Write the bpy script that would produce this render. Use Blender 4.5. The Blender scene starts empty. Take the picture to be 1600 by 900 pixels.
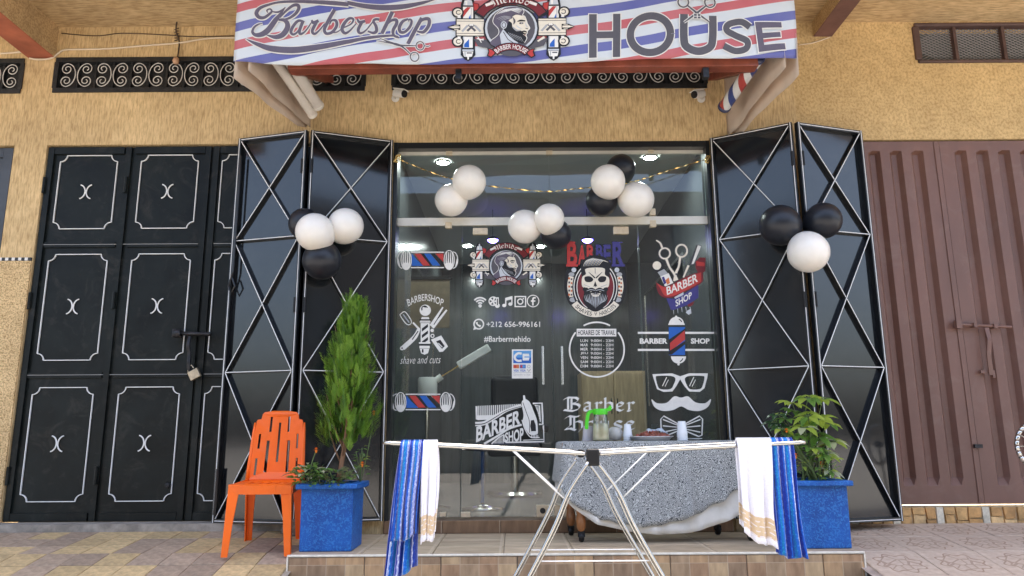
import bpy, bmesh, math, random
from mathutils import Vector, Matrix
from mathutils.geometry import tessellate_polygon
random.seed(7)
sc = bpy.context.scene
COL = sc.collection
R = math.radians

# ------------------------------------------------------------------ camera
CAM_Y, CAM_Z, PITCH, ROLL, FPX = -6.0, 0.71, R(11.5), R(-0.37), 1160.0
cam = bpy.data.cameras.new('camera'); cam_o = bpy.data.objects.new('camera', cam); COL.objects.link(cam_o)
cam.sensor_width = 36.0; cam.lens = 36.0 * FPX / 1600.0; cam.clip_start = 0.05; cam.clip_end = 1000
cam_o.matrix_world = Matrix.Translation((0, CAM_Y, CAM_Z)) @ Matrix.Rotation(R(90) + PITCH, 4, 'X') @ Matrix.Rotation(ROLL, 4, 'Z')
sc.camera = cam_o

# ------------------------------------------------------------------ light
SUN_EL, SUN_AZ = R(75), R(25)      # azimuth measured clockwise from +Y
w = bpy.data.worlds.new('World'); sc.world = w; w.use_nodes = True
nt = w.node_tree; nt.nodes.clear()
sky = nt.nodes.new('ShaderNodeTexSky'); sky.sky_type = 'NISHITA'; sky.sun_disc = False
sky.sun_elevation = SUN_EL; sky.sun_rotation = SUN_AZ; sky.air_density = 1.0; sky.dust_density = 6.0
bg = nt.nodes.new('ShaderNodeBackground'); bg.inputs['Strength'].default_value = 0.15
wo = nt.nodes.new('ShaderNodeOutputWorld')
nt.links.new(sky.outputs[0], bg.inputs[0]); nt.links.new(bg.outputs[0], wo.inputs[0])
sl = bpy.data.lights.new('sun', 'SUN'); sl.energy = 4.0; sl.angle = R(0.5); sl.color = (1, .95, .86)
so = bpy.data.objects.new('sun', sl); COL.objects.link(so)
sd = Vector((math.sin(SUN_AZ) * math.cos(SUN_EL), math.cos(SUN_AZ) * math.cos(SUN_EL), math.sin(SUN_EL)))
so.rotation_euler = sd.to_track_quat('Z', 'Y').to_euler(); so.location = (0, -8, 14)
sc.view_settings.view_transform = 'Standard'; sc.view_settings.look = 'None'
sc.view_settings.exposure = 2.35; sc.view_settings.gamma = 1.0; sc.view_settings.use_curve_mapping = False
sc.cycles.use_denoising = True; sc.cycles.max_bounces = 10; sc.cycles.transparent_max_bounces = 24
sc.cycles.diffuse_bounces = 5; sc.cycles.sample_clamp_indirect = 6.0

# ------------------------------------------------------------------ helpers
_r = Vector((1, 0, 0)); _u = Vector((0, -math.sin(PITCH), math.cos(PITCH))); _f = Vector((0, math.cos(PITCH), math.sin(PITCH)))
_right = _r * math.cos(ROLL) + _u * math.sin(ROLL); _up = _u * math.cos(ROLL) - _r * math.sin(ROLL)
def wp(px, py, Y):
    """survey helper: the point of the vertical plane y = Y that was measured at this spot of the photograph"""
    d = _right * ((px - 800) / FPX) + _up * ((450 - py) / FPX) + _f
    return Vector((0, CAM_Y, CAM_Z)) + d * ((Y - CAM_Y) / d.y)

ORIG = {}
def tag(o, label=None, cat=None, group=None, kind=None):
    if label: o['label'] = label
    if cat: o['category'] = cat
    if group: o['group'] = group
    if kind: o['kind'] = kind
    return o
def thing(name, label, cat, loc=(0, 0, 0), group=None, kind=None):
    o = bpy.data.objects.new(name, None); COL.objects.link(o); o.location = loc; o.empty_display_size = .1
    ORIG[o.name] = Vector(loc)
    return tag(o, label, cat, group, kind)
def link(name, me, parent=None, smooth=False):
    o = bpy.data.objects.new(name, me); COL.objects.link(o)
    if parent is not None: o.parent = parent
    if smooth:
        for p in me.polygons: p.use_smooth = True
    return o
def auto_smooth(me, ang=40):
    """smooth faces with edges sharper than ang kept hard"""
    bm = bmesh.new(); bm.from_mesh(me)
    for f in bm.faces: f.smooth = True
    for e in bm.edges:
        if len(e.link_faces) == 2 and e.calc_face_angle(0) > R(ang): e.smooth = False
    bm.to_mesh(me); bm.free()

class MB:
    """collects shapes in world coordinates; build() links them as one mesh object"""
    def __init__(s): s.v = []; s.f = []; s.m = []
    def add(s, vs, fs, m=0):
        b = len(s.v); s.v += [tuple(v) for v in vs]
        for f in fs: s.f.append([b + i for i in f]); s.m.append(m)
        return s
    def box(s, x0, x1, y0, y1, z0, z1, m=0):
        return s.add([(x0,y0,z0),(x1,y0,z0),(x1,y1,z0),(x0,y1,z0),(x0,y0,z1),(x1,y0,z1),(x1,y1,z1),(x0,y1,z1)],
                     [(0,3,2,1),(4,5,6,7),(0,1,5,4),(1,2,6,5),(2,3,7,6),(3,0,4,7)], m)
    def obox(s, c, ax, ay, az, m=0):
        """oriented box: centre and three half-axis vectors"""
        c = Vector(c); ax = Vector(ax); ay = Vector(ay); az = Vector(az)
        vs = [c + ax*i + ay*j + az*k for k in (-1,1) for i, j in ((-1,-1),(1,-1),(1,1),(-1,1))]
        return s.add(vs, [(0,3,2,1),(4,5,6,7),(0,1,5,4),(1,2,6,5),(2,3,7,6),(3,0,4,7)], m)
    def bar(s, a, b, wx, wy, up=(0, -1, 0), m=0):
        """rectangular bar from a to b: width wx across, depth wy along up"""
        a = Vector(a); b = Vector(b); d = b - a; L = d.length; d /= L
        up = Vector(up); up = (up - d * up.dot(d)).normalized(); sd_ = d.cross(up)
        return s.obox((a + b) / 2, d * L / 2, sd_ * wx / 2, up * wy / 2, m)
    def tube(s, pts, r, n=8, m=0, caps=True, closed=False):
        pts = [Vector(p) for p in pts]; rr = r if isinstance(r, (list, tuple)) else [r] * len(pts)
        N = len(pts); base = len(s.v); prev = None
        for i, p in enumerate(pts):
            t = (pts[(i+1) % N] - pts[i-1]) if closed else (pts[min(i+1, N-1)] - pts[max(i-1, 0)])
            t = t.normalized() if t.length > 1e-9 else Vector((0, 0, 1))
            if prev is None:
                a = t.cross(Vector((0, 0, 1)))
                if a.length < .1: a = t.cross(Vector((1, 0, 0)))
            else: a = prev - t * prev.dot(t)
            a.normalize(); prev = a; b = t.cross(a)
            for k in range(n):
                q = 2 * math.pi * k / n
                s.v.append(tuple(p + (a * math.cos(q) + b * math.sin(q)) * rr[i]))
        rows = N if closed else N - 1
        for i in range(rows):
            for k in range(n):
                s.f.append([base+i*n+k, base+i*n+(k+1)%n, base+((i+1)%N)*n+(k+1)%n, base+((i+1)%N)*n+k]); s.m.append(m)
        if caps and not closed:
            s.f.append([base + k for k in range(n)][::-1]); s.m.append(m)
            s.f.append([base + (N-1)*n + k for k in range(n)]); s.m.append(m)
        return s
    def lathe(s, c, prof, n=20, m=0, axis='Z'):
        """prof: list of (radius, height) along the axis"""
        c = Vector(c); base = len(s.v)
        for r, h in prof:
            for k in range(n):
                q = 2 * math.pi * k / n; a, b = r * math.cos(q), r * math.sin(q)
                s.v.append(tuple(c + (Vector((a, b, h)) if axis == 'Z' else Vector((a, h, b)) if axis == 'Y' else Vector((h, a, b)))))
        for i in range(len(prof) - 1):
            for k in range(n):
                f = [base+i*n+k, base+i*n+(k+1)%n, base+(i+1)*n+(k+1)%n, base+(i+1)*n+k]
                s.f.append(f if axis != 'Y' else f[::-1]); s.m.append(m)
        return s
    def grid(s, P, m=0, flip=False):
        """P[i][j] points"""
        base = len(s.v); nj = len(P[0])
        for row in P: s.v += [tuple(p) for p in row]
        for i in range(len(P) - 1):
            for j in range(nj - 1):
                f = [base+i*nj+j, base+i*nj+j+1, base+(i+1)*nj+j+1, base+(i+1)*nj+j]
                s.f.append(f[::-1] if flip else f); s.m.append(m)
        return s
    def prism(s, pts, y0, y1, m=0):
        """polygon in x,z extruded from y0 to y1"""
        n = len(pts)
        vs = [(x, y0, z) for x, z in pts] + [(x, y1, z) for x, z in pts]
        s.add(vs, [list(range(n))[::-1], [n + i for i in range(n)]] + [[i, (i+1) % n, n + (i+1) % n, n + i] for i in range(n)], m)
        return s
    def mesh(s, name, mats, o=(0, 0, 0), smooth=False, ang=None, norm=True):
        me = bpy.data.meshes.new(name); o = Vector(o)
        me.from_pydata([Vector(v) - o for v in s.v], [], s.f)
        for m_ in (mats if isinstance(mats, (list, tuple)) else [mats]): me.materials.append(m_)
        me.polygons.foreach_set('material_index', s.m)
        if norm:
            bm = bmesh.new(); bm.from_mesh(me); bmesh.ops.recalc_face_normals(bm, faces=bm.faces); bm.to_mesh(me); bm.free()
        if ang: auto_smooth(me, ang)
        elif smooth:
            for p in me.polygons: p.use_smooth = True
        me.update(); return me
    def build(s, name, mats, parent=None, smooth=False, ang=None, loc=None, norm=True):
        """loc: origin for a top-level mesh; a part keeps its parent's origin"""
        org = ORIG.get(parent.name, Vector()) if parent is not None else Vector(loc or (0, 0, 0))
        o = link(name, s.mesh(name, mats, org, smooth, ang, norm), parent)
        if parent is None: o.location = org
        ORIG[o.name] = org
        return o

def bevel(o, w=.004, seg=2):
    m = o.modifiers.new('bevel', 'BEVEL'); m.width = w; m.segments = seg; m.limit_method = 'ANGLE'; m.angle_limit = R(35)
    return o
def spline(pts, n=8, closed=False):
    """Catmull-Rom through pts (tuples of any length)"""
    P = [tuple(p) for p in pts]; N = len(P); out = []
    for i in range(N if closed else N - 1):
        if closed: a, b, c, d = P[i-1], P[i], P[(i+1) % N], P[(i+2) % N]
        else: a, b, c, d = P[max(i-1, 0)], P[i], P[i+1], P[min(i+2, N-1)]
        for k in range(n):
            t = k / n; t2 = t*t; t3 = t2*t
            out.append(tuple(.5 * (2*b[j] + (c[j]-a[j])*t + (2*a[j]-5*b[j]+4*c[j]-d[j])*t2 + (3*b[j]-a[j]-3*c[j]+d[j])*t3) for j in range(len(b))))
    if not closed: out.append(P[-1])
    return out
def arc(cx, cy, rx, ry, a0, a1, n=24):
    return [(cx + rx * math.cos(R(a0 + (a1-a0) * i / n)), cy - ry * math.sin(R(a0 + (a1-a0) * i / n))) for i in range(n + 1)]

# ------------------------------------------------------------------ materials
def mat(name, col=(.5, .5, .5), rough=.6, metal=0., var=0., vscale=6., stretch=(1,1,1), bump=0., bscale=60., rand=0., spec=.5, coat=0., col2=None, detail=4., emit=None, estr=0., sheen=0., subs=0., rvar=0., dust=0.):
    m = bpy.data.materials.new(name); m.use_nodes = True; t = m.node_tree; b = t.nodes['Principled BSDF']
    b.inputs['Roughness'].default_value = rough; b.inputs['Metallic'].default_value = metal
    b.inputs['Specular IOR Level'].default_value = spec; b.inputs['Coat Weight'].default_value = coat
    b.inputs['Base Color'].default_value = (*col, 1)
    if sheen: b.inputs['Sheen Weight'].default_value = sheen
    if subs: b.inputs['Subsurface Weight'].default_value = subs; b.inputs['Subsurface Radius'].default_value = (.02, .015, .012)
    if emit: b.inputs['Emission Color'].default_value = (*emit, 1); b.inputs['Emission Strength'].default_value = estr
    tc = t.nodes.new('ShaderNodeTexCoord'); mp = t.nodes.new('ShaderNodeMapping'); mp.inputs['Scale'].default_value = stretch
    t.links.new(tc.outputs['Object'], mp.inputs['Vector'])
    last = None
    if var or col2:
        n = t.nodes.new('ShaderNodeTexNoise'); n.inputs['Scale'].default_value = vscale; n.inputs['Detail'].default_value = detail; n.inputs['Roughness'].default_value = .62
        t.links.new(mp.outputs[0], n.inputs['Vector'])
        r = t.nodes.new('ShaderNodeValToRGB'); r.color_ramp.elements[0].position = .36; r.color_ramp.elements[1].position = .66
        c2 = col2 or tuple(min(1, c * (1 + var)) for c in col)
        c1 = col if col2 else tuple(c * (1 - var) for c in col)
        r.color_ramp.elements[0].color = (*c1, 1); r.color_ramp.elements[1].color = (*c2, 1)
        t.links.new(n.outputs['Fac'], r.inputs['Fac']); last = r.outputs['Color']
        if rvar:
            mr = t.nodes.new('ShaderNodeMapRange'); mr.inputs['To Min'].default_value = max(0, rough - rvar); mr.inputs['To Max'].default_value = rough + rvar
            t.links.new(n.outputs['Fac'], mr.inputs['Value']); t.links.new(mr.outputs[0], b.inputs['Roughness'])
    if rand:
        oi = t.nodes.new('ShaderNodeObjectInfo'); hs = t.nodes.new('ShaderNodeHueSaturation')
        mr = t.nodes.new('ShaderNodeMapRange'); mr.inputs['To Min'].default_value = 1 - rand; mr.inputs['To Max'].default_value = 1 + rand
        t.links.new(oi.outputs['Random'], mr.inputs['Value']); t.links.new(mr.outputs[0], hs.inputs['Value'])
        if last: t.links.new(last, hs.inputs['Color'])
        else: hs.inputs['Color'].default_value = (*col, 1)
        last = hs.outputs['Color']
    if dust:   # dusty smears and specks that lie on the paint
        dn = t.nodes.new('ShaderNodeTexNoise'); dn.inputs['Scale'].default_value = 4.5; dn.inputs['Detail'].default_value = 9; dn.inputs['Roughness'].default_value = .74; dn.inputs['Distortion'].default_value = 1.1
        t.links.new(tc.outputs['Object'], dn.inputs['Vector']); dr_ = t.nodes.new('ShaderNodeValToRGB'); dr_.color_ramp.elements[0].position = .52; dr_.color_ramp.elements[1].position = .80
        dr_.color_ramp.elements[1].color = (dust * 2.4,) * 3 + (1,); t.links.new(dn.outputs['Fac'], dr_.inputs['Fac'])
        dm_ = t.nodes.new('ShaderNodeMix'); dm_.data_type = 'RGBA'; dm_.inputs[7].default_value = (.42, .37, .30, 1); t.links.new(dr_.outputs['Color'], dm_.inputs[0])
        if last: t.links.new(last, dm_.inputs[6])
        else: dm_.inputs[6].default_value = (*col, 1)
        last = dm_.outputs[2]
    if last: t.links.new(last, b.inputs['Base Color'])
    if bump:
        n2 = t.nodes.new('ShaderNodeTexNoise'); n2.inputs['Scale'].default_value = bscale; n2.inputs['Detail'].default_value = 5
        t.links.new(mp.outputs[0], n2.inputs['Vector'])
        bp = t.nodes.new('ShaderNodeBump'); bp.inputs['Strength'].default_value = bump; bp.inputs['Distance'].default_value = .01
        t.links.new(n2.outputs['Fac'], bp.inputs['Height']); t.links.new(bp.outputs[0], b.inputs['Normal'])
    return m
class NT:
    """short hand for node trees"""
    def __init__(s, m): s.t = m.node_tree; s.b = s.t.nodes['Principled BSDF']
    def n(s, kind, **kw):
        x = s.t.nodes.new('ShaderNode' + kind)
        for k, v in kw.items():
            if hasattr(x, k) and k not in ('Scale',): setattr(x, k, v)
            else: x.inputs[k].default_value = v
        return x
    def l(s, a, b): s.t.links.new(a, b)
    def math(s, op, a, b=None):
        x = s.t.nodes.new('ShaderNodeMath'); x.operation = op
        for i, q in enumerate((a, b)):
            if q is None: continue
            if isinstance(q, (int, float)): x.inputs[i].default_value = q
            else: s.l(q, x.inputs[i])
        return x.outputs[0]
    def ramp(s, fac, stops, const=False):
        x = s.t.nodes.new('ShaderNodeValToRGB'); cr = x.color_ramp
        if const: cr.interpolation = 'CONSTANT'
        while len(cr.elements) < len(stops): cr.elements.new(.5)
        for e, (p, c) in zip(cr.elements, stops): e.position = p; e.color = (*c, 1)
        s.l(fac, x.inputs[0]); return x.outputs[0]
    def mix(s, fac, a, b, mode='MIX'):
        x = s.t.nodes.new('ShaderNodeMix'); x.data_type = 'RGBA'; x.blend_type = mode
        for sock, q in ((x.inputs[0], fac), (x.inputs[6], a), (x.inputs[7], b)):
            if isinstance(q, (int, float)): sock.default_value = q
            elif isinstance(q, tuple): sock.default_value = (*q, 1)
            else: s.l(q, sock)
        return x.outputs[2]
    def bump(s, h, strength=.4, dist=.01):
        x = s.t.nodes.new('ShaderNodeBump'); x.inputs['Strength'].default_value = strength; x.inputs['Distance'].default_value = dist
        s.l(h, x.inputs['Height']); s.l(x.outputs[0], s.b.inputs['Normal'])

def stucco(name, stretch, c1, c2, scale=34, strength=.55):
    m = mat(name, c1, .9, spec=.15); N = NT(m)
    tc = N.n('TexCoord'); mp = N.n('Mapping'); mp.inputs['Scale'].default_value = stretch; N.l(tc.outputs['Object'], mp.inputs[0])
    n1 = N.n('TexNoise', Scale=scale, Detail=6.0, Roughness=.65); N.l(mp.outputs[0], n1.inputs['Vector'])
    n2 = N.n('TexNoise', Scale=1.3, Detail=3.0); N.l(tc.outputs['Object'], n2.inputs['Vector'])
    n3 = N.n('TexNoise', Scale=9.0, Detail=5.0); N.l(tc.outputs['Object'], n3.inputs['Vector'])
    a = N.ramp(n1.outputs[0], [(.38, c1), (.56, c2)])
    big = N.ramp(n2.outputs[0], [(.3, (.84, .82, .80)), (.7, (1.06, 1.05, 1.03))])
    mid = N.ramp(n3.outputs[0], [(.3, (.86, .84, .82)), (.6, (1, 1, 1))])
    # old drips and patches: long thin streaks and a few repaired spots
    mps = N.n('Mapping'); mps.inputs['Scale'].default_value = (7, 7, .55); N.l(tc.outputs['Object'], mps.inputs[0]); n4 = N.n('TexNoise', Scale=1.0, Detail=5.0, Roughness=.7); N.l(mps.outputs[0], n4.inputs['Vector'])
    drip = N.ramp(n4.outputs[0], [(.60, (1, 1, 1)), (.74, (.80, .76, .72))])
    n5 = N.n('TexNoise', Scale=.55, Detail=7.0, Roughness=.55); N.l(tc.outputs['Object'], n5.inputs['Vector']); patch = N.ramp(n5.outputs[0], [(.56, (1, 1, 1)), (.60, (1.07, 1.06, 1.05)), (.66, (1.0, 1.0, 1.0))])
    N.l(N.mix(1.0, N.mix(1.0, N.mix(1.0, N.mix(1.0, a, big, 'MULTIPLY'), mid, 'MULTIPLY'), drip, 'MULTIPLY'), patch, 'MULTIPLY'), N.b.inputs['Base Color'])
    N.bump(n1.outputs[0], strength, .012)
    return m
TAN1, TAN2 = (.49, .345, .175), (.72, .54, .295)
M_WALL = stucco('stucco_vertical', (1, 1, .15), TAN1, TAN2, 66, .45)
M_WALL_R = stucco('stucco_blotched', (1, 1, .8), (.50, .345, .16), (.71, .525, .27), 50, .35)
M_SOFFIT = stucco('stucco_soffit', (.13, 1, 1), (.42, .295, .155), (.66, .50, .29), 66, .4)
M_PEBBLE = stucco('pebble_dash', (1, 1, 1), (.35, .23, .10), (.78, .58, .32), 75, .8)
M_BEAM_RED = mat('beam_red_paint', (.40, .12, .065), .75, var=.25, vscale=3, bump=.2, bscale=30)
M_BEAM_BROWN = mat('beam_brown_paint', (.17, .085, .07), .75, var=.2, vscale=3, bump=.2, bscale=30)
M_BLACK = mat('black_door_paint', (.0065, .009, .0085), .42, dust=.03, spec=.22, var=.45, vscale=2.6, bump=.05, bscale=9, rvar=.12)
M_GLOSS = mat('gloss_black_paint', (.010, .012, .014), .10, dust=.015, spec=.62, coat=.12, var=.3, vscale=2.5, bump=.015, bscale=3.5)
M_GLOSSBAR = mat('black_bar_paint', (.010, .011, .013), .3)
M_WHITELINE = mat('white_line_paint', (.78, .78, .76), .55, var=.06, vscale=20)
M_BROWN = mat('brown_gate_paint', (.165, .083, .062), .42, dust=.06, var=.13, vscale=3, stretch=(1, 1, .25), bump=.08, bscale=20, rvar=.1)
M_ORANGE = mat('orange_plastic', (.95, .145, .002), .38, dust=.05, var=.04, vscale=8, bump=.03, bscale=150, subs=.0)
M_BLUEPOT = None
M_CHROME = mat('brushed_steel', (.62, .61, .58), .22, 1.0, bump=.04, bscale=90)
M_ALU = mat('satin_aluminium', (.66, .63, .55), .42, .35, var=.05, vscale=9)
M_RACK = mat('rack_aluminium', (.52, .51, .48), .24, .95, bump=.02, bscale=60)
M_WIREWHITE = mat('white_wire', (.82, .82, .80), .4)
M_BLACKPL = mat('black_plastic', (.009, .009, .010), .45, spec=.3)
M_CONC = mat('concrete_threshold', (.30, .27, .23), .9, var=.3, vscale=9, bump=.5, bscale=40)
M_GROUT = mat('grout', (.33, .28, .22), .9, var=.2, vscale=12)
M_WHITEGROUT = mat('white_tile_trim', (.78, .71, .58), .6, dust=.15, var=.12, vscale=14)
M_BAL_W = mat('white_latex', (.82, .78, .71), .30, coat=.25, var=.025, vscale=14, subs=.25, spec=.35)
M_BAL_B = mat('black_latex', (.014, .016, .022), .36, var=.1, vscale=9, spec=.4)
M_GOLD = mat('gold_foil', (.85, .62, .25), .25, 1.0)
def lamp(name, col, s): return mat(name, (.8, .8, .8), .5, emit=col, estr=s)
M_LED = lamp('downlight_glow', (.92, 1, .97), 100)
M_LEDBLUE = lamp('blue_led_glow', (.16, .10, 1.0), 10)

def glass_mat(name, tint=(.93, .96, .95), rough=0.0, refl=1.0):
    m = bpy.data.materials.new(name); m.use_nodes = True; t = m.node_tree; t.nodes.clear()
    o = t.nodes.new('ShaderNodeOutputMaterial'); mx = t.nodes.new('ShaderNodeMixShader'); fr = t.nodes.new('ShaderNodeFresnel'); fr.inputs['IOR'].default_value = 1.52
    tr = t.nodes.new('ShaderNodeBsdfTransparent'); tr.inputs[0].default_value = (*tint, 1)
    gl = t.nodes.new('ShaderNodeBsdfGlossy'); gl.inputs['Roughness'].default_value = rough; gl.inputs[0].default_value = (refl, refl, refl, 1)
    mu = t.nodes.new('ShaderNodeMath'); mu.operation = 'MULTIPLY'; mu.inputs[1].default_value = 1.75; mu.use_clamp = True
    t.links.new(fr.outputs[0], mu.inputs[0]); t.links.new(mu.outputs[0], mx.inputs[0]); t.links.new(tr.outputs[0], mx.inputs[1]); t.links.new(gl.outputs[0], mx.inputs[2]); t.links.new(mx.outputs[0], o.inputs[0])
    return m
M_GLASS = glass_mat('shop_glass')
M_CLEAR = glass_mat('clear_plastic', (.86, .87, .86), .05)
# ================================================================== the building
TOP = 3.21; SOF = 4.32; OVER = 1.8
bld = thing('building', 'tan stuccoed house front with beams, over the shop and both gates', 'building', (0, 0, 0))
def wall_cells(xs, zs, holes, reveal=.22):
    mb = MB()
    for i in range(len(xs) - 1):
        for j in range(len(zs) - 1):
            cx, cz = (xs[i] + xs[i+1]) / 2, (zs[j] + zs[j+1]) / 2
            if any(a < cx < b and c < cz < d for a, b, c, d in holes): continue
            mb.add([(xs[i],0,zs[j]),(xs[i+1],0,zs[j]),(xs[i+1],0,zs[j+1]),(xs[i],0,zs[j+1])], [(0,1,2,3)])
    for a, b, c, d in holes:
        mb.add([(a,0,c),(a,reveal,c),(a,reveal,d),(a,0,d)], [(0,1,2,3)]); mb.add([(b,0,c),(b,reveal,c),(b,reveal,d),(b,0,d)], [(0,1,2,3)])
        mb.add([(a,0,d),(b,0,d),(b,reveal,d),(a,reveal,d)], [(0,1,2,3)])
    return mb
XG0, XG1 = -3.985, -1.62          # black gate
XS0, XS1 = -1.005, 1.70           # shop opening
XB0, XB1 = 2.57, 4.80             # brown gate
WALL_R = 2.47
V1 = [(-5.6, -4.275, 3.70, 4.005), (-3.995, -1.272, 3.705, 4.012), (-1.035, 1.712, 3.71, 4.015)]
HO = [(-6.0, -4.265, -.3, TOP), (XG0, XG1, -.3, TOP), (XS0, XS1, -.3, TOP)] + V1
xs = sorted({-9.0, WALL_R} | {h[0] for h in HO} | {h[1] for h in HO}); zs = sorted({-.3, 2.2, SOF + .2} | {h[2] for h in HO} | {h[3] for h in HO})
wl = wall_cells(xs, zs, HO)
wl.build('wall', M_WALL, bld, norm=False)
VR = (3.578, 5.5, 3.93, 4.295)
xs = sorted({WALL_R, XB0, XB1, 9.0, VR[0], VR[1]}); zs = sorted({-.3, TOP, VR[2], VR[3], SOF + .2})
wall_cells(xs, zs, [(XB0, XB1, -.3, TOP), VR]).build('wall', M_WALL_R, bld, norm=False)
# lower pebble-dash strip between the two gates at the left, and the band of little black and white squares
MB().box(-4.262, -3.99, -.012, .10, -.3, 2.185).build('pebble_panel', M_PEBBLE, bld)
M_SQW = mat('mosaic_white', (.75, .72, .66), .5); M_SQB = mat('mosaic_black', (.02, .02, .022), .4)
mb = MB()
for i in range(10):
    x = -4.26 + i * .027
    mb.box(x + .001, x + .026, -.016, .02, 2.188, 2.213, i % 2)
mb.build('mosaic_band', [M_SQW, M_SQB], bld)
# storey above, balcony slab with beams
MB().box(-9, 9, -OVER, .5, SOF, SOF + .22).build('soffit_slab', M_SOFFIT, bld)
MB().box(-9, 9, -OVER, -OVER + .12, SOF + .22, SOF + 1.2).build('parapet', M_WALL, bld)
MB().box(-9, 9, .02, .3, SOF + .22, SOF + 4).build('upper_wall', M_WALL, bld)
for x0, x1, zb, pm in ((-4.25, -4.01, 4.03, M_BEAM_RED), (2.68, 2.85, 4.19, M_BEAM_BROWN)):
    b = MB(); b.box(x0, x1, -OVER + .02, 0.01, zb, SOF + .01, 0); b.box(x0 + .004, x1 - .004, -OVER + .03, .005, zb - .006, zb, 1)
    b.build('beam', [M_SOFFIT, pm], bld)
# plinth of broken stone under the brown gate, each slip a piece
M_ST = [mat('stone_slip_%d' % i, c, .7, var=.25, vscale=14, bump=.3, bscale=40, rand=.12) for i, c in enumerate([(.55, .33, .13), (.62, .42, .20), (.48, .27, .10), (.62, .57, .45)])]
MB().box(1.72, 5.6, -.012, .18, -.2, .175).build('plinth_bed', mat('plinth_mortar', (.52, .40, .24), .9, var=.2, vscale=30), bld)
x = 2.0; k = 0
while x < 5.55:
    k += 1
    if k % 4 == 0:
        wd = .052; MB().box(x, x + wd, -.030, -.011, .03, .172).build('stone_slip', M_ST[3], bld)
        x += wd + .006
    else:
        wd = random.uniform(.07, .11)
        sp = random.uniform(.07, .13)
        for z0, z1 in ((.03, sp - .004), (sp, .172)):
            j = lambda a=.012: random.uniform(-a, a)
            MB().prism([(x + abs(j()), z0), (x + wd - abs(j()), z0 + abs(j(.008))), (x + wd - abs(j()), z1 - abs(j(.008))), (x + abs(j()), z1)], -.030 - random.uniform(0, .004), -.011).build('stone_slip', M_ST[random.randrange(3)], bld)
        x += wd + .005

# ================================================================== ground
PROF = [(.3, .075), (0, .06), (-.85, -.035), (-1.15, -.10), (-1.9, -.215), (-2.6, -.28)]
def gz(y):
    for (a, za), (b, zb) in zip(PROF, PROF[1:]):
        if y >= b: return za + (zb - za) * (a - y) / (a - b)
    return PROF[-1][1]
M_STREET = mat('street_concrete', (.19, .18, .165), .9, var=.2, vscale=1.5, bump=.3, bscale=25)
tag(MB().add([(-90, 3, -.30), (90, 3, -.30), (90, -90, -.30), (-90, -90, -.30)], [(3, 2, 1, 0)]).build('ground', M_STREET), kind='structure')
def ramp(name, x0, x1, m):
    mb = MB(); mb.grid([[(x0, y, z - .012), (x1, y, z - .012)] for y, z in PROF])
    return tag(mb.build(name, m), kind='structure')
PL0, PL1, PLY = -1.43, 2.215, -1.075
pav_l = ramp('pavement_left', -8, PL0 + .03, M_GROUT); pav_r = ramp('pavement_right', PL1 - .03, 8, mat('grout_pink', (.38, .30, .25), .9, var=.2, vscale=10))
ORIG[pav_l.name] = Vector(); ORIG[pav_r.name] = Vector()
def tile_mesh(name, sx, sy, m, h=.012, gap=.004, bev=.003):
    a, b = sx / 2 - gap / 2, sy / 2 - gap / 2
    mb = MB(); mb.add([(-a,-b,-h),(a,-b,-h),(a,b,-h),(-a,b,-h), (-a,-b,-bev),(a,-b,-bev),(a,b,-bev),(-a,b,-bev), (-a+bev,-b+bev,0),(a-bev,-b+bev,0),(a-bev,b-bev,0),(-a+bev,b-bev,0)],
        [(0,1,5,4),(1,2,6,5),(2,3,7,6),(3,0,4,7),(4,5,9,8),(5,6,10,9),(6,7,11,10),(7,4,8,11),(8,9,10,11)])
    return mb.mesh(name, m)
M_TY = mat('ochre_paving', (.52, .375, .19), .7, dust=.18, var=.22, vscale=22, bump=.2, bscale=60, rand=.16)
M_TP = mat('mauve_paving', (.36, .265, .185), .7, dust=.18, var=.22, vscale=22, bump=.2, bscale=60, rand=.16)
TS = .21
tmy, tmp_ = tile_mesh('tile', TS, TS, M_TY), tile_mesh('tile', TS, TS, M_TP)
def lay(name, me, parent, x, y, tilt=True):
    o = bpy.data.objects.new(name, me); COL.objects.link(o); o.parent = parent
    o.location = (x, y, gz(y) + random.uniform(-.0012, .0012)); o.rotation_euler = (math.atan2(gz(y + .05) - gz(y - .05), .1), random.uniform(-.003, .003), 0)
    return o
for j in range(11):
    y = -.15 - TS / 2 - j * TS
    for i in range(22):
        x = PL0 - .01 - TS / 2 - i * TS
        q = (i + j) % 4 if (j % 2 == 0) else (i + j + 1) % 4
        lay('tile', tmy if (q < 2) ^ (random.random() < .12) else tmp_, pav_l, x, y)
MB().box(-4.27, PL0 - .02, -.15, .02, -.1, .098).build('threshold', M_CONC, pav_l)
# flowered tiles at the right: print of rings and petals on every tile
M_TF = mat('flower_tile', (.40, .29, .22), .55, spec=.4); N = NT(M_TF)
tc = N.n('TexCoord'); sp = N.n('SeparateXYZ'); N.l(tc.outputs['Object'], sp.inputs[0])
rr = N.math('SQRT', N.math('ADD', N.math('MULTIPLY', sp.outputs[0], sp.outputs[0]), N.math('MULTIPLY', sp.outputs[1], sp.outputs[1])))
an = N.math('ARCTAN2', sp.outputs[1], sp.outputs[0])
vo = N.n('TexVoronoi', Scale=13.0); vo.feature = 'DISTANCE_TO_EDGE'; N.l(tc.outputs['Object'], vo.inputs['Vector'])
ringv = N.math('ABSOLUTE', N.math('SUBTRACT', rr, N.math('ADD', .135, N.math('MULTIPLY', .018, N.math('SINE', N.math('MULTIPLY', an, 8.0))))))
line = N.math('LESS_THAN', ringv, .006)
ed = N.math('LESS_THAN', vo.outputs['Distance'], .055)
no = N.n('TexNoise', Scale=24.0, Detail=4.0); N.l(tc.outputs['Object'], no.inputs['Vector'])
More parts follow.
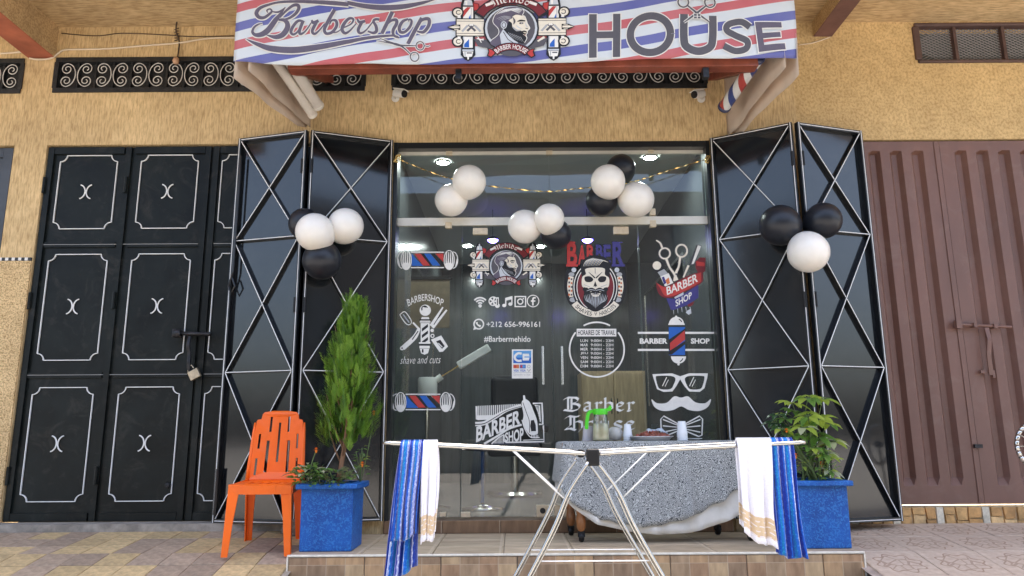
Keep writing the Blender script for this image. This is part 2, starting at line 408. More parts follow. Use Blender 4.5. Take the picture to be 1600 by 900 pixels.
base = N.ramp(no.outputs[0], [(.3, (.46, .345, .26)), (.7, (.60, .48, .375))])
inside = N.math('LESS_THAN', rr, .13)
fig = N.mix(N.math('MULTIPLY', ed, inside), base, (.37, .265, .195))
N.l(N.mix(line, fig, (.33, .22, .155)), N.b.inputs['Base Color'])
TR = .40; tmf = tile_mesh('tile', TR, TR, M_TF, gap=.005)
for j in range(6):
    for i in range(10):
        lay('tile', tmf, pav_r, PL1 + .03 + TR / 2 + i * TR, -.04 - TR / 2 - j * TR)

# ------------------------------------------------------------------ terrace in front of the shop
ter = thing('terrace', None, None, (PL0, PLY, 0), kind='structure')
MB().box(PL0 + .012, PL1 - .012, PLY + .012, -.001, -.30, -.012).build('core', M_GROUT, ter)
def plank_print(name, cols, cell, k):
    m = mat(name, cols[0], .55, spec=.35); N = NT(m)
    tc = N.n('TexCoord'); oi = N.n('ObjectInfo'); mp = N.n('Mapping'); mp.inputs['Scale'].default_value = cell
    off = N.n('CombineXYZ'); N.l(N.math('MULTIPLY', N.math('FLOOR', N.math('MULTIPLY', oi.outputs['Random'], 7)), 11.0), off.inputs[1])
    ad = N.n('VectorMath'); ad.operation = 'ADD'; N.l(tc.outputs['Object'], mp.inputs[0]); N.l(mp.outputs[0], ad.inputs[0]); N.l(off.outputs[0], ad.inputs[1])
    fl = N.n('VectorMath'); fl.operation = 'FLOOR'; N.l(ad.outputs[0], fl.inputs[0])
    wn = N.n('TexWhiteNoise'); wn.noise_dimensions = '3D'; N.l(fl.outputs[0], wn.inputs[0])
    c = N.ramp(wn.outputs['Value'], [(i / len(cols), q) for i, q in enumerate(cols)], True)
    mp2 = N.n('Mapping'); mp2.inputs['Scale'].default_value = k; N.l(tc.outputs['Object'], mp2.inputs[0])
    ad2 = N.n('VectorMath'); ad2.operation = 'ADD'; N.l(mp2.outputs[0], ad2.inputs[0]); N.l(wn.outputs['Color'], ad2.inputs[1])
    no = N.n('TexNoise', Scale=26.0, Detail=5.0); N.l(ad2.outputs[0], no.inputs['Vector'])
    g = N.ramp(no.outputs[0], [(.3, (.74, .72, .70)), (.65, (1.08, 1.08, 1.08))])
    fr = N.n('VectorMath'); fr.operation = 'FRACTION'; N.l(ad.outputs[0], fr.inputs[0]); sx = N.n('SeparateXYZ'); N.l(fr.outputs[0], sx.inputs[0])
    e = N.math('MAXIMUM', N.math('GREATER_THAN', sx.outputs[0], .965), N.math('GREATER_THAN', sx.outputs[2], .965))
    N.l(N.mix(N.math('MULTIPLY', e, .55), N.mix(1.0, c, g, 'MULTIPLY'), (.60, .48, .34)), N.b.inputs['Base Color'])
    return m
M_FT = plank_print('wood_block_print', [(.38, .245, .14), (.52, .325, .17), (.45, .30, .175), (.34, .22, .13), (.56, .38, .21), (.43, .26, .145)], (8.33, 1, 10.5), (1, 1, .3))
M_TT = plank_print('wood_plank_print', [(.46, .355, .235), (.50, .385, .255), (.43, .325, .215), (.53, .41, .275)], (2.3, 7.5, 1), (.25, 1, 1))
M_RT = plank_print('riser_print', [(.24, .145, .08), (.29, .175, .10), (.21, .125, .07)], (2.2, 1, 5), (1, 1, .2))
def vtile(name, x0, x1, z0, z1, y, m, parent, th=.012, gap=.006):
    # an upright tile with its own origin in the lower left corner
    mb = MB().box(0, x1 - x0 - gap, -th, 0, 0, z1 - z0)
    o = link(name, mb.mesh(name, m), parent); o.location = Vector((x0 + gap / 2, y, z0)) - ORIG[parent.name]; ORIG[o.name] = Vector((x0, y, z0))
    return bevel(o, .0025, 1)
FW = .4815; x = PL0 + .008
while x < PL1 - .02:
    x1 = min(x + FW, PL1 - .008); vtile('front_tile', x, x1, -.155, -.016, PLY + .012, M_FT, ter); vtile('front_tile', x, x1, -.30, -.162, PLY + .012, M_FT, ter); x = x1
mb = MB(); mb.box(PL0, PL1, PLY - .004, PLY + .018, -.012, .001); mb.box(PL0 - .004, PL0 + .008, PLY, -.02, -.30, -.0125); mb.box(PL1 - .008, PL1 + .004, PLY, -.02, -.30, -.0125)
bevel(mb.build('edge_trim', M_WHITEGROUT, ter), .003, 2)
tw = (PL1 - PL0 - .016) / 8; td = (abs(PLY) - .045) / 3
for i in range(8):
    for j in range(3):
        mb = MB().box(0, tw - .005, 0, td - .005, -.012, 0); o = link('top_tile', mb.mesh('top_tile', M_TT), ter)
        o.location = Vector((PL0 + .008 + i * tw, PLY + .019 + j * td, random.uniform(-.0008, .0008))) - ORIG[ter.name]; bevel(o, .002, 1)
x = XS0 + .004
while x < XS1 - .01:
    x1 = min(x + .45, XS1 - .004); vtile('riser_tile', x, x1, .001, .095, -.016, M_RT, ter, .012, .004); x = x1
MB().box(XS0, XS1, -.015, .35, -.05, .094).build('sill', mat('sill_brown', (.16, .10, .06), .6, var=.2, vscale=10), ter)

# ================================================================== the street behind the viewer (only met in reflections)
M_OPP = stucco('opposite_stucco', (1, 1, 1), (.06, .06, .062), (.085, .085, .09), 8, .3); M_OPW = mat('opposite_window', (.03, .035, .04), .1)  # shade of the opposite front is put into this dark grey, for dim reflections
opp = thing('opposite_building', 'plain house across the street, coloured dark grey for shade, seen only in the shop glass', 'building', (0, -17, -.3))
MB().box(-13, 12, -24, -17, -.3, 8.6).build('wall', M_OPP, opp)
for i in range(7):
    for z0, z1 in ((0.0, 2.6), (3.9, 5.5), (6.4, 7.9)):
        x0 = -11.8 + i * 3.4; MB().box(x0, x0 + (2.4 if z0 == 0 else 1.3), -16.98, -16.93, z0 - .28, z1).build('window', M_OPW, opp)
# ================================================================== gates and shutters
YG = .035
gate = thing('metal_gate', 'shut black metal gate with white scalloped panel outlines, behind the orange chair', 'gate', (-2.8, YG, .1))
Z0, Z1 = .10, TOP - .012
MB().box(XG0 + .006, XG1 - .004, YG, YG + .03, Z0, Z1).build('sheet', M_BLACK, gate)
colx = [(-3.985, -3.29), (-3.285, -2.575), (-2.55, -1.86)]
rowz = [(2.335, 3.17), (1.245, 2.325), (.15, 1.235)]
# frame bars around the leaves: stiles and rails, each on its own
for x in (-3.95, -3.285, -2.60, -2.53, -1.86, -1.66):
    MB().box(x - .024, x + .024, YG - .022, YG + .001, Z0 + .004, Z1 - .004).build('stile', M_BLACK, gate)
for x in (-3.625, -2.93, -2.20):
    for zr in (2.33, 1.24): MB().box(x - .30, x + .30, YG - .014, YG + .001, zr - .022, zr + .022).build('rail', M_BLACK, gate)
    for zr in (3.165, .135): MB().box(x - .30, x + .30, YG - .018, YG + .001, zr - .03, zr + .03).build('rail', M_BLACK, gate)
def scallop(cx, cz, hw, hh, r):
    pts = []
    for qx, qz, a0 in ((1, 1, 270), (-1, 1, 0), (-1, -1, 90), (1, -1, 180)):
        c = (cx + qx * hw, cz + qz * hh)
        seg = [(c[0] - qx * r * math.sin(R(90 * k / 6)), c[1] - qz * r * math.cos(R(90 * k / 6))) for k in range(7)]
        if qx * qz < 0: seg = seg[::-1]
        pts += seg
    return pts
def loop_bar(mb, pts, y, wd=.0058, dp=.012, m=0):
    n = len(pts)
    for i in range(n):
        a, b = pts[i], pts[(i + 1) % n]
        mb.bar((a[0], y, a[1]), (b[0], y, b[1]), wd, dp, m=m)
SCX = [-3.625, -2.93, -2.235]
# spans read from the photograph: outline top and bottom of each row
rows = [(wp(250, 243, YG).z, wp(250, 357, YG).z), (wp(250, 397, YG).z, wp(250, 562, YG).z), (wp(200, 605, YG).z, wp(200, 783, YG).z)]
for cx in SCX:
    for zt, zb in rows:
        mb = MB(); cz = (zt + zb) / 2; hh = (zt - zb) / 2
        loop_bar(mb, scallop(cx, cz, .245, hh, .055), YG - .006)
        mb.build('panel_outline', M_WHITELINE, gate)
        mb = MB()
        for s in (-1, 1):
            pts = [(cx + s * (.005 + .050 * (1 - math.cos(R(t)))), cz + .062 * math.sin(R(t))) for t in range(-80, 81, 16)]
            mb.tube([(x, YG - .008, z) for x, z in pts], .0055, 6)
        mb.build('emblem', M_WHITELINE, gate)
for x0, x1, z in ((-3.93, -3.31, 2.331), (-3.26, -2.63, 2.331), (-3.93, -3.31, 1.241), (-3.26, -2.63, 1.241), (-2.50, -1.9, 1.241), (-2.50, -1.9, 2.331)):
    MB().box(x0, x1, YG - .017, YG - .013, z - .002, z + .002).build('seam_line', mat('faded_line', (.30, .30, .29), .6), gate)
for z in (2.85, 1.85, .45):
    for x in (-3.985, -3.292): MB().tube([(x + .012, YG - .03, z - .07), (x + .012, YG - .03, z + .07)], .014, 8).build('hinge', M_BLACK, gate)
M_IRON = mat('worn_dark_iron', (.035, .035, .038), .45, .6, var=.4, vscale=18, bump=.3, bscale=60)
b = MB(); p0, p1 = wp(277, 521, -.03), wp(330, 522, -.03)
b.tube([p0, p1], .016, 8); b.obox(p0, (.03, 0, 0), (0, .028, 0), (0, 0, .032))
q = [wp(297, 526, -.04), wp(294, 540, -.06), wp(296, 552, -.045), wp(295, 568, -.05), wp(296, 580, -.035)]
b.tube([Vector(v) for v in spline([tuple(v) for v in q], 5)], .016, 8)
bolt = b.build('bolt', M_IRON, gate, smooth=True)
b = MB(); c = wp(304, 585, -.045); b.obox(c, Vector((.036, 0, .02)), (0, .017, 0), Vector((-.017, 0, .032)))
b.tube([c + Vector((-.05, 0, .02)), c + Vector((-.06, 0, .05)), c + Vector((-.03, 0, .075)), c + Vector((-.01, 0, .05))], .006, 6)
bevel(b.build('padlock', mat('padlock_brass', (.55, .46, .33), .35, .8, var=.2, vscale=20), gate), .004)
MB().lathe(wp(262, 758, YG - .02), [(0, -.015), (.018, -.013), (.02, .01)], 12, axis='Y').build('keyhole', M_IRON, gate)

far = thing('metal_door', 'dark grey metal door cut off by the left edge of the photo', 'door', (-4.9, YG, .1))
MG = mat('grey_door_paint', (.05, .055, .065), .4, var=.2, vscale=3)
MB().box(-5.99, -4.27, YG, YG + .03, .1, TOP - .01).build('sheet', MG, far)
for x in (-4.32, -5.2, -5.95): MB().box(x - .04, x + .04, YG - .02, YG + .001, .11, TOP - .02).build('stile', MG, far)
for z in (3.14, 2.3, 1.2, .18): MB().box(-5.9, -4.365, YG - .016, YG + .001, z - .03, z + .03).build('rail', MG, far)
for zt, zb in rows:
    mb = MB(); loop_bar(mb, scallop(-4.76, (zt + zb) / 2, .30, (zt - zb) / 2, .055), YG - .006); mb.build('panel_outline', M_WHITELINE, far)

# ------------------------------------------------------------------ folding shutters
def leaf_edge(a, b): d = Vector((b[0] - a[0], b[1] - a[1], 0)); L = d.length; d.normalize(); n = Vector((d.y, -d.x, 0)); return d, n, L
def leaf(root, A, B, z0, z1, zr, nv):
    """one leaf from A to B (x, y), cross braces with white front edges in three fields"""
    d, n, L = leaf_edge(A, B)
    if n.y > 0: n = -n
    a = Vector((A[0], A[1], 0)); org = ORIG[root.name]
    P = lambda s, z, o=0: a + d * s + n * o + Vector((0, 0, z))
    e = .008
    mb = MB(); mb.obox(P(L / 2, (z0 + z1) / 2, -.004), d * (L / 2 - e), n * .004, Vector((0, 0, (z1 - z0) / 2)))
    sheet = mb.build('leaf', M_GLOSS, root)
    def brace(name, p, q, dep, wd=.018, white=.0052):
        b = MB(); up = n
        dv = (q - p).normalized(); side = dv.cross(n)
        b.obox((p + q) / 2 + n * dep / 2, (q - p) / 2, side * wd / 2, n * dep / 2, 0)
        b.obox((p + q) / 2 + n * (dep + .0015), (q - p) / 2, side * white / 2, n * .0015, 1)
        return b.build(name, [M_GLOSSBAR, M_WHITELINE], sheet)
    w_ = .014
    brace('stile', P(w_, z0), P(w_, z1), .040, .026); brace('stile', P(L - w_, z0), P(L - w_, z1), .040, .026)
    brace('rail', P(2*w_, z1 - w_), P(L - 2*w_, z1 - w_), .038, .026); brace('rail', P(2*w_, z0 + w_), P(L - 2*w_, z0 + w_), .038, .026)
    for z in zr: brace('rail', P(2*w_, z), P(L - 2*w_, z), .034, .012, .0056)
    lv = [z1 - 2*w_] + list(zr) + [z0 + 2*w_]
    for t, bt in zip(lv, lv[1:]):
        brace('brace', P(2*w_, t), P(L - 2*w_, bt), .032, .012, .0056); brace('brace', P(L - 2*w_, t), P(2*w_, bt), .036, .012, .0056)
    return sheet, P, L
ZB = .10; ZR = (2.315, 1.24)
LA, LF, LO = (XS0 - .01, -.02), (-1.655, -.245), (-2.29, -.075)
RA, RF, RO = (XS1 + .01, -.02), (2.29, -.345), (2.915, -.155)
shl = thing('folding_shutter', 'folded-back black cross-braced shutter on the chair side of the shop', 'shutter', (-1.65, -.15, .1), 'folding shutters beside the shop glass')
l1 = leaf(shl, LA, LF, ZB, TOP + .0, ZR, 1); l2 = leaf(shl, (LF[0] - .012, LF[1]), LO, ZB, TOP, ZR, 1)
shr = thing('folding_shutter', 'folded-back black cross-braced shutter on the brown gate side of the shop', 'shutter', (2.3, -.2, .1), 'folding shutters beside the shop glass')
r1 = leaf(shr, RA, RF, ZB, TOP, ZR, 1); r2 = leaf(shr, (RF[0] + .012, RF[1]), RO, ZB - .01, TOP, ZR, 1)
for (s, P, L), at in ((l1, .97), (l2, .04), (r1, .97), (r2, .04)):
    for z in (2.9, 1.75, .5): MB().tube([P(L * at, z - .06, .045), P(L * at, z + .06, .045)], .010, 8).build('hinge', M_BLACKPL, s)
s, P, L = l2
b = MB(); b.tube([P(L * .93, 3.05, .05), P(L * .93, 2.05, .05)], .009, 6); b.tube([P(L*.93, 2.05, .05), P(L*.93 + .03, 1.93, .055), P(L*.93, 1.87, .055), P(L*.93 - .03, 1.93, .055), P(L*.93, 2.0, .055)], .008, 6); b.build('shoot_bolt', M_GLOSSBAR, s)
b = MB(); b.tube([P(L * .95, .16, .05), P(L * .95, .5, .05)], .012, 6); b.build('foot_bolt', M_GLOSSBAR, s)

# ------------------------------------------------------------------ brown corrugated gate
br = thing('metal_gate', 'brown ribbed metal double gate at the right', 'gate', (3.7, .03, .18))
def ribbed(x0, x1, chans, z0, z1, nm):
    """sheet with sunken channels: list of (x0, x1)"""
    mb = MB(); zt, zb = z1 - .085, z0 + .14; dp = .046
    xs_ = [x0]
    for a, b in chans: xs_ += [a, a + .034, b - .026, b]
    xs_.append(x1)
    zs_ = [z0, zb, zb + .06, zt - .02, zt, z1]
    def dep(i, j):
        k = i - 1
        if i == 0 or i == len(xs_) - 1: return 0
        inner = (k % 4) in (1, 2)
        return dp if inner and 2 <= j <= 3 else 0
    mb.grid([[(x, YB + dep(i, j), z) for j, z in enumerate(zs_)] for i, x in enumerate(xs_)])
    o = mb.build(nm, M_BROWN, br); o.modifiers.new('thickness', 'SOLIDIFY').thickness = .003
    return bevel(o, .008, 2)
YB = .012
XM = 3.675; zb = .19
ch1 = [(2.66, 2.80), (2.89, 3.03), (3.12, 3.26), (3.35, 3.47)][0:4]
ch1 = [(x, x + .105) for x in (2.69, 2.875, 3.06, 3.245, 3.43)]
ch2 = [(x, x + .105) for x in (3.80, 3.987, 4.174, 4.361, 4.548)]
lf = ribbed(XB0 + .005, XM - .003, ch1, zb, TOP - .012, 'leaf'); rf = ribbed(XM + .003, XB1 - .005, ch2, zb, TOP - .012, 'leaf')
MB().box(XM - .045, XM - .004, YB - .008, YB + .02, zb + .01, TOP - .02).build('cover_strip', M_BROWN, br)
MB().box(XB0, XB1, YB + .080, YB + .085, zb, TOP - .02).build('backing', M_BLACKPL, br)
b = MB(); a, c = wp(1497, 507, -.03), wp(1580, 511, -.03)
b.tube([a, c], .013, 10); b.obox(a, (.022, 0, 0), (0, .02, 0), (0, 0, .034))
for t in (.3, .68): b.obox(a.lerp(c, t), (.014, 0, 0), (0, .024, 0), (0, 0, .018))
q = [wp(1541, 512, -.04), wp(1546, 530, -.05), wp(1545, 555, -.045), wp(1549, 586, -.03)]
for u, v in zip(q, q[1:]): b.bar(u, v, .034, .010)
b.build('bolt', M_BROWN, br, ang=40)
b = MB(); p = wp(1540, 581, -.012); b.obox(p, (.045, 0, 0), (0, .012, 0), (0, 0, .012)); b.obox(p + Vector((.05, -.01, -.02)), (.01, 0, 0), (0, .014, 0), (0, 0, .03)); b.build('staple', M_BROWN, br)
b = MB(); p = wp(1528, 697, -.006); b.obox(p, (.03, 0, 0), (0, .014, 0), (0, 0, .014)); b.build('keyhole', M_IRON, br)

# ------------------------------------------------------------------ vent grilles
def scroll_pts(cx, cz, s, hw=.062, hh=.108):
    """a C with both ends rolled in; s = +1 opens to the right"""
    out = []
    for k in range(30, -1, -1):
        t = k / 30; a = R(90 - 520 * t); r = .052 * (1 - .78 * t)
        out.append((cx + s * (.012 + r * math.cos(a)), cz + hh - .052 + r * math.sin(a)))
    up = out
    dn = [(x, 2 * cz - z) for x, z in up][::-1]
    mid = [(cx + s * (.012 - .075 * math.cos(R(t))), cz + (hh) * math.sin(R(t))) for t in range(80, -81, -16)]
    return up + mid + dn
M_SCROLL = mat('scroll_paint', (.66, .64, .60), .5); M_VENT = mat('vent_dark_sheet', (.016, .017, .018), .5, var=.4, vscale=20, bump=.3, bscale=80)
def scroll_vent(label, x0, x1, z0, z1, first, pitch=.163):
    t = thing('vent_grille', label, 'vent', ((x0 + x1) / 2, 0, z0), 'scrollwork vent grilles')
    MB().box(x0, x1, .05, .06, z0, z1).build('backing', M_VENT, t)
    for a, b, c, d in ((x0, x1, z0 - .012, z0 + .03), (x0, x1, z1 - .03, z1 + .012), (x0 - .008, x0 + .03, z0 + .031, z1 - .031), (x1 - .03, x1 + .008, z0 + .031, z1 - .031)):
        MB().box(a, b, -.012, .05, c, d).build('frame_bar', M_VENT, t)
    n = int(round((x1 - x0) / (pitch))); st = (x1 - x0 - .06) / n; cz = (z0 + z1) / 2 + .005
    meA = MB().tube([(x, 0, z) for x, z in scroll_pts(0, 0, 1)], .0042, 5).mesh('scroll', M_SCROLL, smooth=True)
    meB = MB().tube([(x, 0, z) for x, z in scroll_pts(0, 0, -1)], .0042, 5).mesh('scroll', M_SCROLL, smooth=True)
    slat = MB().box(-.008, .008, .0, .03, z0 + .03, z1 - .03).mesh('slat', M_VENT)
    for i in range(n):
        o = link('scroll', meB if (i + first) % 2 == 0 else meA, t); o.location = Vector((x0 + .03 + st * (i + .5) + (.006 if (i + first) % 2 == 0 else -.006), .004, cz)) - ORIG[t.name]
        o = link('slat', slat, t); o.location = Vector((x0 + .03 + st * i, .018, 0)) - ORIG[t.name]
    return t
scroll_vent('black scrollwork vent cut off by the left edge of the photo', -5.6, -4.275, 3.70, 4.005, 0)
scroll_vent('long black scrollwork vent above the black gate', -3.995, -1.272, 3.705, 4.012, 0)
scroll_vent('black scrollwork vent under the awning, above the shop glass', -1.035, 1.712, 3.71, 4.015, 1)
M_VFR = mat('vent_frame_paint', (.095, .055, .048), .6, var=.2, vscale=6)
mv = thing('mesh_vent', 'brown framed wire mesh vent at upper right over the brown gate', 'vent', (4.4, 0, 3.8))
x0, x1, z0, z1 = VR
for a, b, c, d in ((x0, x1, z0 - .01, z0 + .018), (x0, x1, z1 - .024, z1 + .01), (x0 - .02, x0 + .04, z0 + .019, z1 - .025), (x1 - .05, x1 + .01, z0 + .019, z1 - .025)):
    bevel(MB().box(a, b, -.02, .06, c, d).build('frame_bar', M_VFR, mv), .012)
for x in (3.935, 4.365, 4.80): MB().box(x - .013, x + .013, .0, .06, z0 + .019, z1 - .025).build('mullion', M_VFR, mv)
MB().box(x0 + .06, x1 - .04, .16, .17, z0, z1).build('backing', mat('vent_back', (.10, .11, .11), .9), mv)
# diamond wire mesh: uncountable, one part
mb = MB(); st = .05; hz = z1 - z0 - .045
for dirn in (1, -1):
    k = -8
    while x0 + .06 + k * st < x1:
        a = x0 + .06 + k * st; run = hz * 1.9
        s0, s1 = 0.0, 1.0
        p = [(a, z0 + .019 if dirn > 0 else z1 - .025), (a + run, z1 - .025 if dirn > 0 else z0 + .019)]
        lo = max(0, (x0 + .06 - a) / run); hi = min(1, (x1 - .04 - a) / run)
        if hi > lo:
            f = lambda t: (p[0][0] + run * t, .045 + .002 * dirn, p[0][1] + (p[1][1] - p[0][1]) * t)
            mb.tube([f(lo), f(hi)], .0042, 4, caps=False)
        k += 1
tag(mb.build('wire_mesh', mat('mesh_wire', (.24, .23, .23), .5, .4), mv), kind='stuff')
# ================================================================== shop front: interior
YGL = .08
FL = .095
def struct(mb, name, m): return tag(mb.build(name, m), kind='structure')
M_INW = mat('interior_panel_wall', (.095, .105, .108), .17, spec=.8, var=.2, vscale=2.5, stretch=(6, 6, .4)); M_INC = mat('interior_ceiling_paint', (.5, .51, .49), .6)
M_INF = mat('interior_floor_tile', (.15, .15, .145), .25, var=.15, vscale=5); M_WOODP = mat('pale_wood_panel', (.46, .35, .21), .5, var=.16, vscale=9, stretch=(5, 5, .5))
struct(MB().box(-2.1, 3.0, .26, 5.0, FL - .1, FL), 'interior_floor', M_INF)
struct(MB().box(-2.1, 3.0, .26, 5.0, 3.30, 3.4), 'interior_ceiling', M_INC)
struct(MB().box(-1.12, -1.03, .26, 5.0, FL, 3.3), 'interior_wall_left', M_INW); struct(MB().box(1.73, 1.82, .26, 5.0, FL, 3.3), 'interior_wall_right', M_INW)
struct(MB().box(-1.03, 1.73, 4.9, 5.0, FL, 3.3), 'interior_wall_back', M_INW)
def lamp_disc(px, py, zc, r, m, label, name='ceiling_light', group=None):
    # down light let into the ceiling, at the distance where its spot in the photograph meets the ceiling
    y = .3
    while wp(px, py, y).z < zc - .012: y += .005
    p = wp(px, py, y); t = thing(name, label, 'light', (p.x, y, zc), group)
    MB().lathe((p.x, y, zc), [(r, -.002), (r, -.018), (r * .82, -.020), (r * .8, -.004)], 24).build('rim', M_CHROME, t, smooth=True)
    MB().lathe((p.x, y, zc), [(0, -.010), (r * .8, -.010)], 24).build('diffuser', m, t)
lamp_disc(692, 254, 3.30, .075, M_LED, 'round white ceiling light in the shop, above the white balloon pair', group='lit ceiling lights in the shop')
lamp_disc(1016, 246, 3.30, .075, M_LED, 'round white ceiling light in the shop, behind the right balloon bunch', group='lit ceiling lights in the shop')
lamp_disc(731, 385, 3.30, .07, M_LED, 'small far ceiling light left of the portrait emblem', group='lit ceiling lights in the shop')
lamp_disc(845, 386, 3.30, .07, M_LED, 'small far ceiling light right of the portrait emblem', group='lit ceiling lights in the shop')
lamp_disc(1030, 385, 3.30, .07, M_LED, 'small far ceiling light behind the scissors sticker', group='lit ceiling lights in the shop')
for px, lab in ((770, 'blue glowing pendant lamp above the portrait emblem on the door'), (918, 'blue glowing pendant lamp above the skull sticker')):
    p = wp(px, 375, 2.2); t = thing('pendant_lamp', lab, 'lamp', tuple(p), 'blue pendant lamps')
    MB().lathe(p, [(.022, .04), (.06, .02), (.075, 0), (.07, -.004)], 20).build('shade', M_BLACKPL, t, smooth=True)
    MB().lathe(p, [(0, -.035), (.03, -.03), (.055, -.012), (.062, -.001)], 20).build('bulb', M_LEDBLUE, t, smooth=True)
    MB().tube([p + Vector((0, 0, .04)), (p.x, p.y, 3.3)], .004, 6).build('cord', M_BLACKPL, t)
# tall pale cupboard behind the right door
cu = thing('cupboard', 'pale wood cupboard inside the shop behind the door lettering', 'cupboard', (.9, 1.5, FL))
a, b = wp(908, 580, 1.5), wp(1012, 680, 1.5)
mb = MB().box(a.x, b.x, 1.5, 1.95, FL, a.z); bevel(mb.build('carcass', M_WOODP, cu), .004)
mid = (a.x + b.x) / 2
for q0, q1 in ((a.x + .01, mid - .003), (mid + .003, b.x - .01)): bevel(MB().box(q0, q1, 1.482, 1.499, FL + .06, a.z - .02).build('door', M_WOODP, cu), .003)
for q in (mid - .03, mid + .03): MB().tube([(q, 1.465, .95), (q, 1.465, 1.1)], .006, 6).build('handle', M_CHROME, cu)
# hair steamer: white drum on a stand with a raised arm
M_WPL = mat('white_plastic', (.82, .83, .80), .35)
st = thing('hair_steamer', 'white hair steamer with raised arm inside the left pane', 'steamer', tuple(wp(668, 760, .75)))
c = wp(668, 620, .75)
MB().lathe(c, [(0, .0), (.085, 0), (.088, .01), (.088, .16), (.08, .172), (0, .174)], 24).build('drum', M_WPL, st, ang=40)
MB().lathe((c.x, c.y, FL), [(0, .03), (.02, .03), (.02, c.z - FL)], 12).build('stand', M_CHROME, st, smooth=True)
for k in range(5):
    q = R(72 * k); MB().tube([(c.x, c.y, FL + .06), (c.x + .22 * math.cos(q), c.y + .22 * math.sin(q), FL + .03)], .012, 6).build('foot', M_BLACKPL, st)
p1, p2, p3 = wp(682, 594, .75), wp(716, 572, .75), wp(765, 543, .75)
MB().tube([p1, wp(690, 588, .75)], .03, 10).build('elbow', M_WPL, st); MB().tube([wp(690, 588, .75), p2], .007, 8).build('rod', M_GOLD, st)
bevel(MB().bar(p2, p3, .075, .07).build('arm', M_WPL, st), .012, 3)
# styling chair and trolley in the dark
ch = thing('barber_chair', 'dark barber chair deep inside the shop behind the left door', 'chair', (.02, 2.6, FL))
M_LEATH = mat('dark_leather', (.02, .02, .022), .35)
bevel(MB().box(-.28, .32, 2.3, 2.85, .52, .68).build('seat', M_LEATH, ch), .05, 3); bevel(MB().box(-.26, .30, 2.82, 2.98, .70, 1.45).build('backrest', M_LEATH, ch), .06, 3)
for x in (-.34, .33): bevel(MB().box(x, x + .06, 2.25, 2.8, .78, .86).build('armrest', M_LEATH, ch), .02, 3)
MB().lathe((.02, 2.58, FL), [(.0, .02), (.32, .02), (.3, .05), (.05, .07), (.05, .43)], 24).build('base', M_CHROME, ch, ang=40)
tr = thing('stool', 'round stool on a blue post behind the door under the combs sticker', 'stool', tuple(wp(750, 790, .9)))
p = wp(754, 700, .9)
MB().lathe((p.x, .9, p.z), [(0, .03), (.15, .03), (.17, .01), (.16, -.02), (0, -.03)], 24).build('seat', M_LEATH, tr, smooth=True)
MB().tube([(p.x, .9, p.z - .03), (p.x, .9, FL + .06)], .016, 8).build('post', mat('blue_post', (.03, .10, .30), .3), tr)
MB().lathe((p.x, .9, FL), [(0, .05), (.19, .02), (.19, .005)], 24).build('base', M_CHROME, tr, smooth=True)
M_MIRROR = mat('mirror_glass', (.55, .58, .58), .03, 1.0)
for x, lab in ((-1.029, 'tall wall mirror on the steamer side of the shop'), (1.729, 'tall wall mirror on the cupboard side of the shop')):
    t = thing('wall_mirror', lab, 'mirror', (x, 2.2, 1.1)); s = 1 if x < 0 else -1
    MB().box(min(x, x + s*.02), max(x, x + s*.02), 1.2, 3.4, 1.1, 2.5).build('glass', M_MIRROR, t)
    for z in (1.07, 2.5): MB().box(min(x, x + s*.03), max(x, x + s*.03), 1.17, 3.43, z, z + .03).build('frame_bar', M_CHROME, t)
    for y in (1.17, 3.4): MB().box(min(x, x + s*.03), max(x, x + s*.03), y, y + .03, 1.1, 2.5).build('frame_bar', M_CHROME, t)
# pale green crate-like cloth on the wall at left
t = thing('wall_panel', 'brownish notice panel on the back of the shop behind the pole sticker', 'panel', tuple(wp(660, 500, 1.2)))
a, b = wp(633, 437, 1.2), wp(702, 512, 1.2)
MB().box(a.x, b.x, 1.2, 1.22, b.z, a.z).build('board', mat('panel_board', (.16, .125, .08), .5, var=.2, vscale=5), t)
MB().box(a.x - .02, b.x + .02, 1.19, 1.225, a.z, a.z + .03).build('trim', M_BLACKPL, t)

# ------------------------------------------------------------------ frame and glass
sf = thing('shop_front', 'fixed glazing and black frame of the barber shop around the two glass doors', 'shop front', (.35, YGL, FL))
M_EDGE = mat('glass_edge', (.42, .52, .48), .3)
M_FRAME = mat('frame_black', (.014, .016, .018), .3)
for n_, bx in (('jamb', (XS0 + .002, XS0 + .035, -.01, .16, FL, TOP - .002)), ('jamb', (XS1 - .035, XS1 - .002, -.01, .16, FL, TOP - .002)), ('head', (XS0 + .036, XS1 - .036, -.008, .158, TOP - .055, TOP - .003))):
    MB().box(*bx).build(n_, M_FRAME, sf)
gx0, gx1 = XS0 + .036, XS1 - .036
ztop = TOP - .056
zr0, zr1 = wp(860, 352, YGL).z, wp(860, 340, YGL).z
GX = [gx0, wp(722, 450, YGL).x, wp(862, 450, YGL).x, wp(1000, 450, YGL).x, gx1]
M_TRANS = bpy.data.materials.new('glass_back'); M_TRANS.use_nodes = True; _t = M_TRANS.node_tree; _t.nodes.clear()
_o = _t.nodes.new('ShaderNodeOutputMaterial'); _b = _t.nodes.new('ShaderNodeBsdfTransparent'); _b.inputs[0].default_value = (.93, .96, .95, 1); _t.links.new(_b.outputs[0], _o.inputs[0])
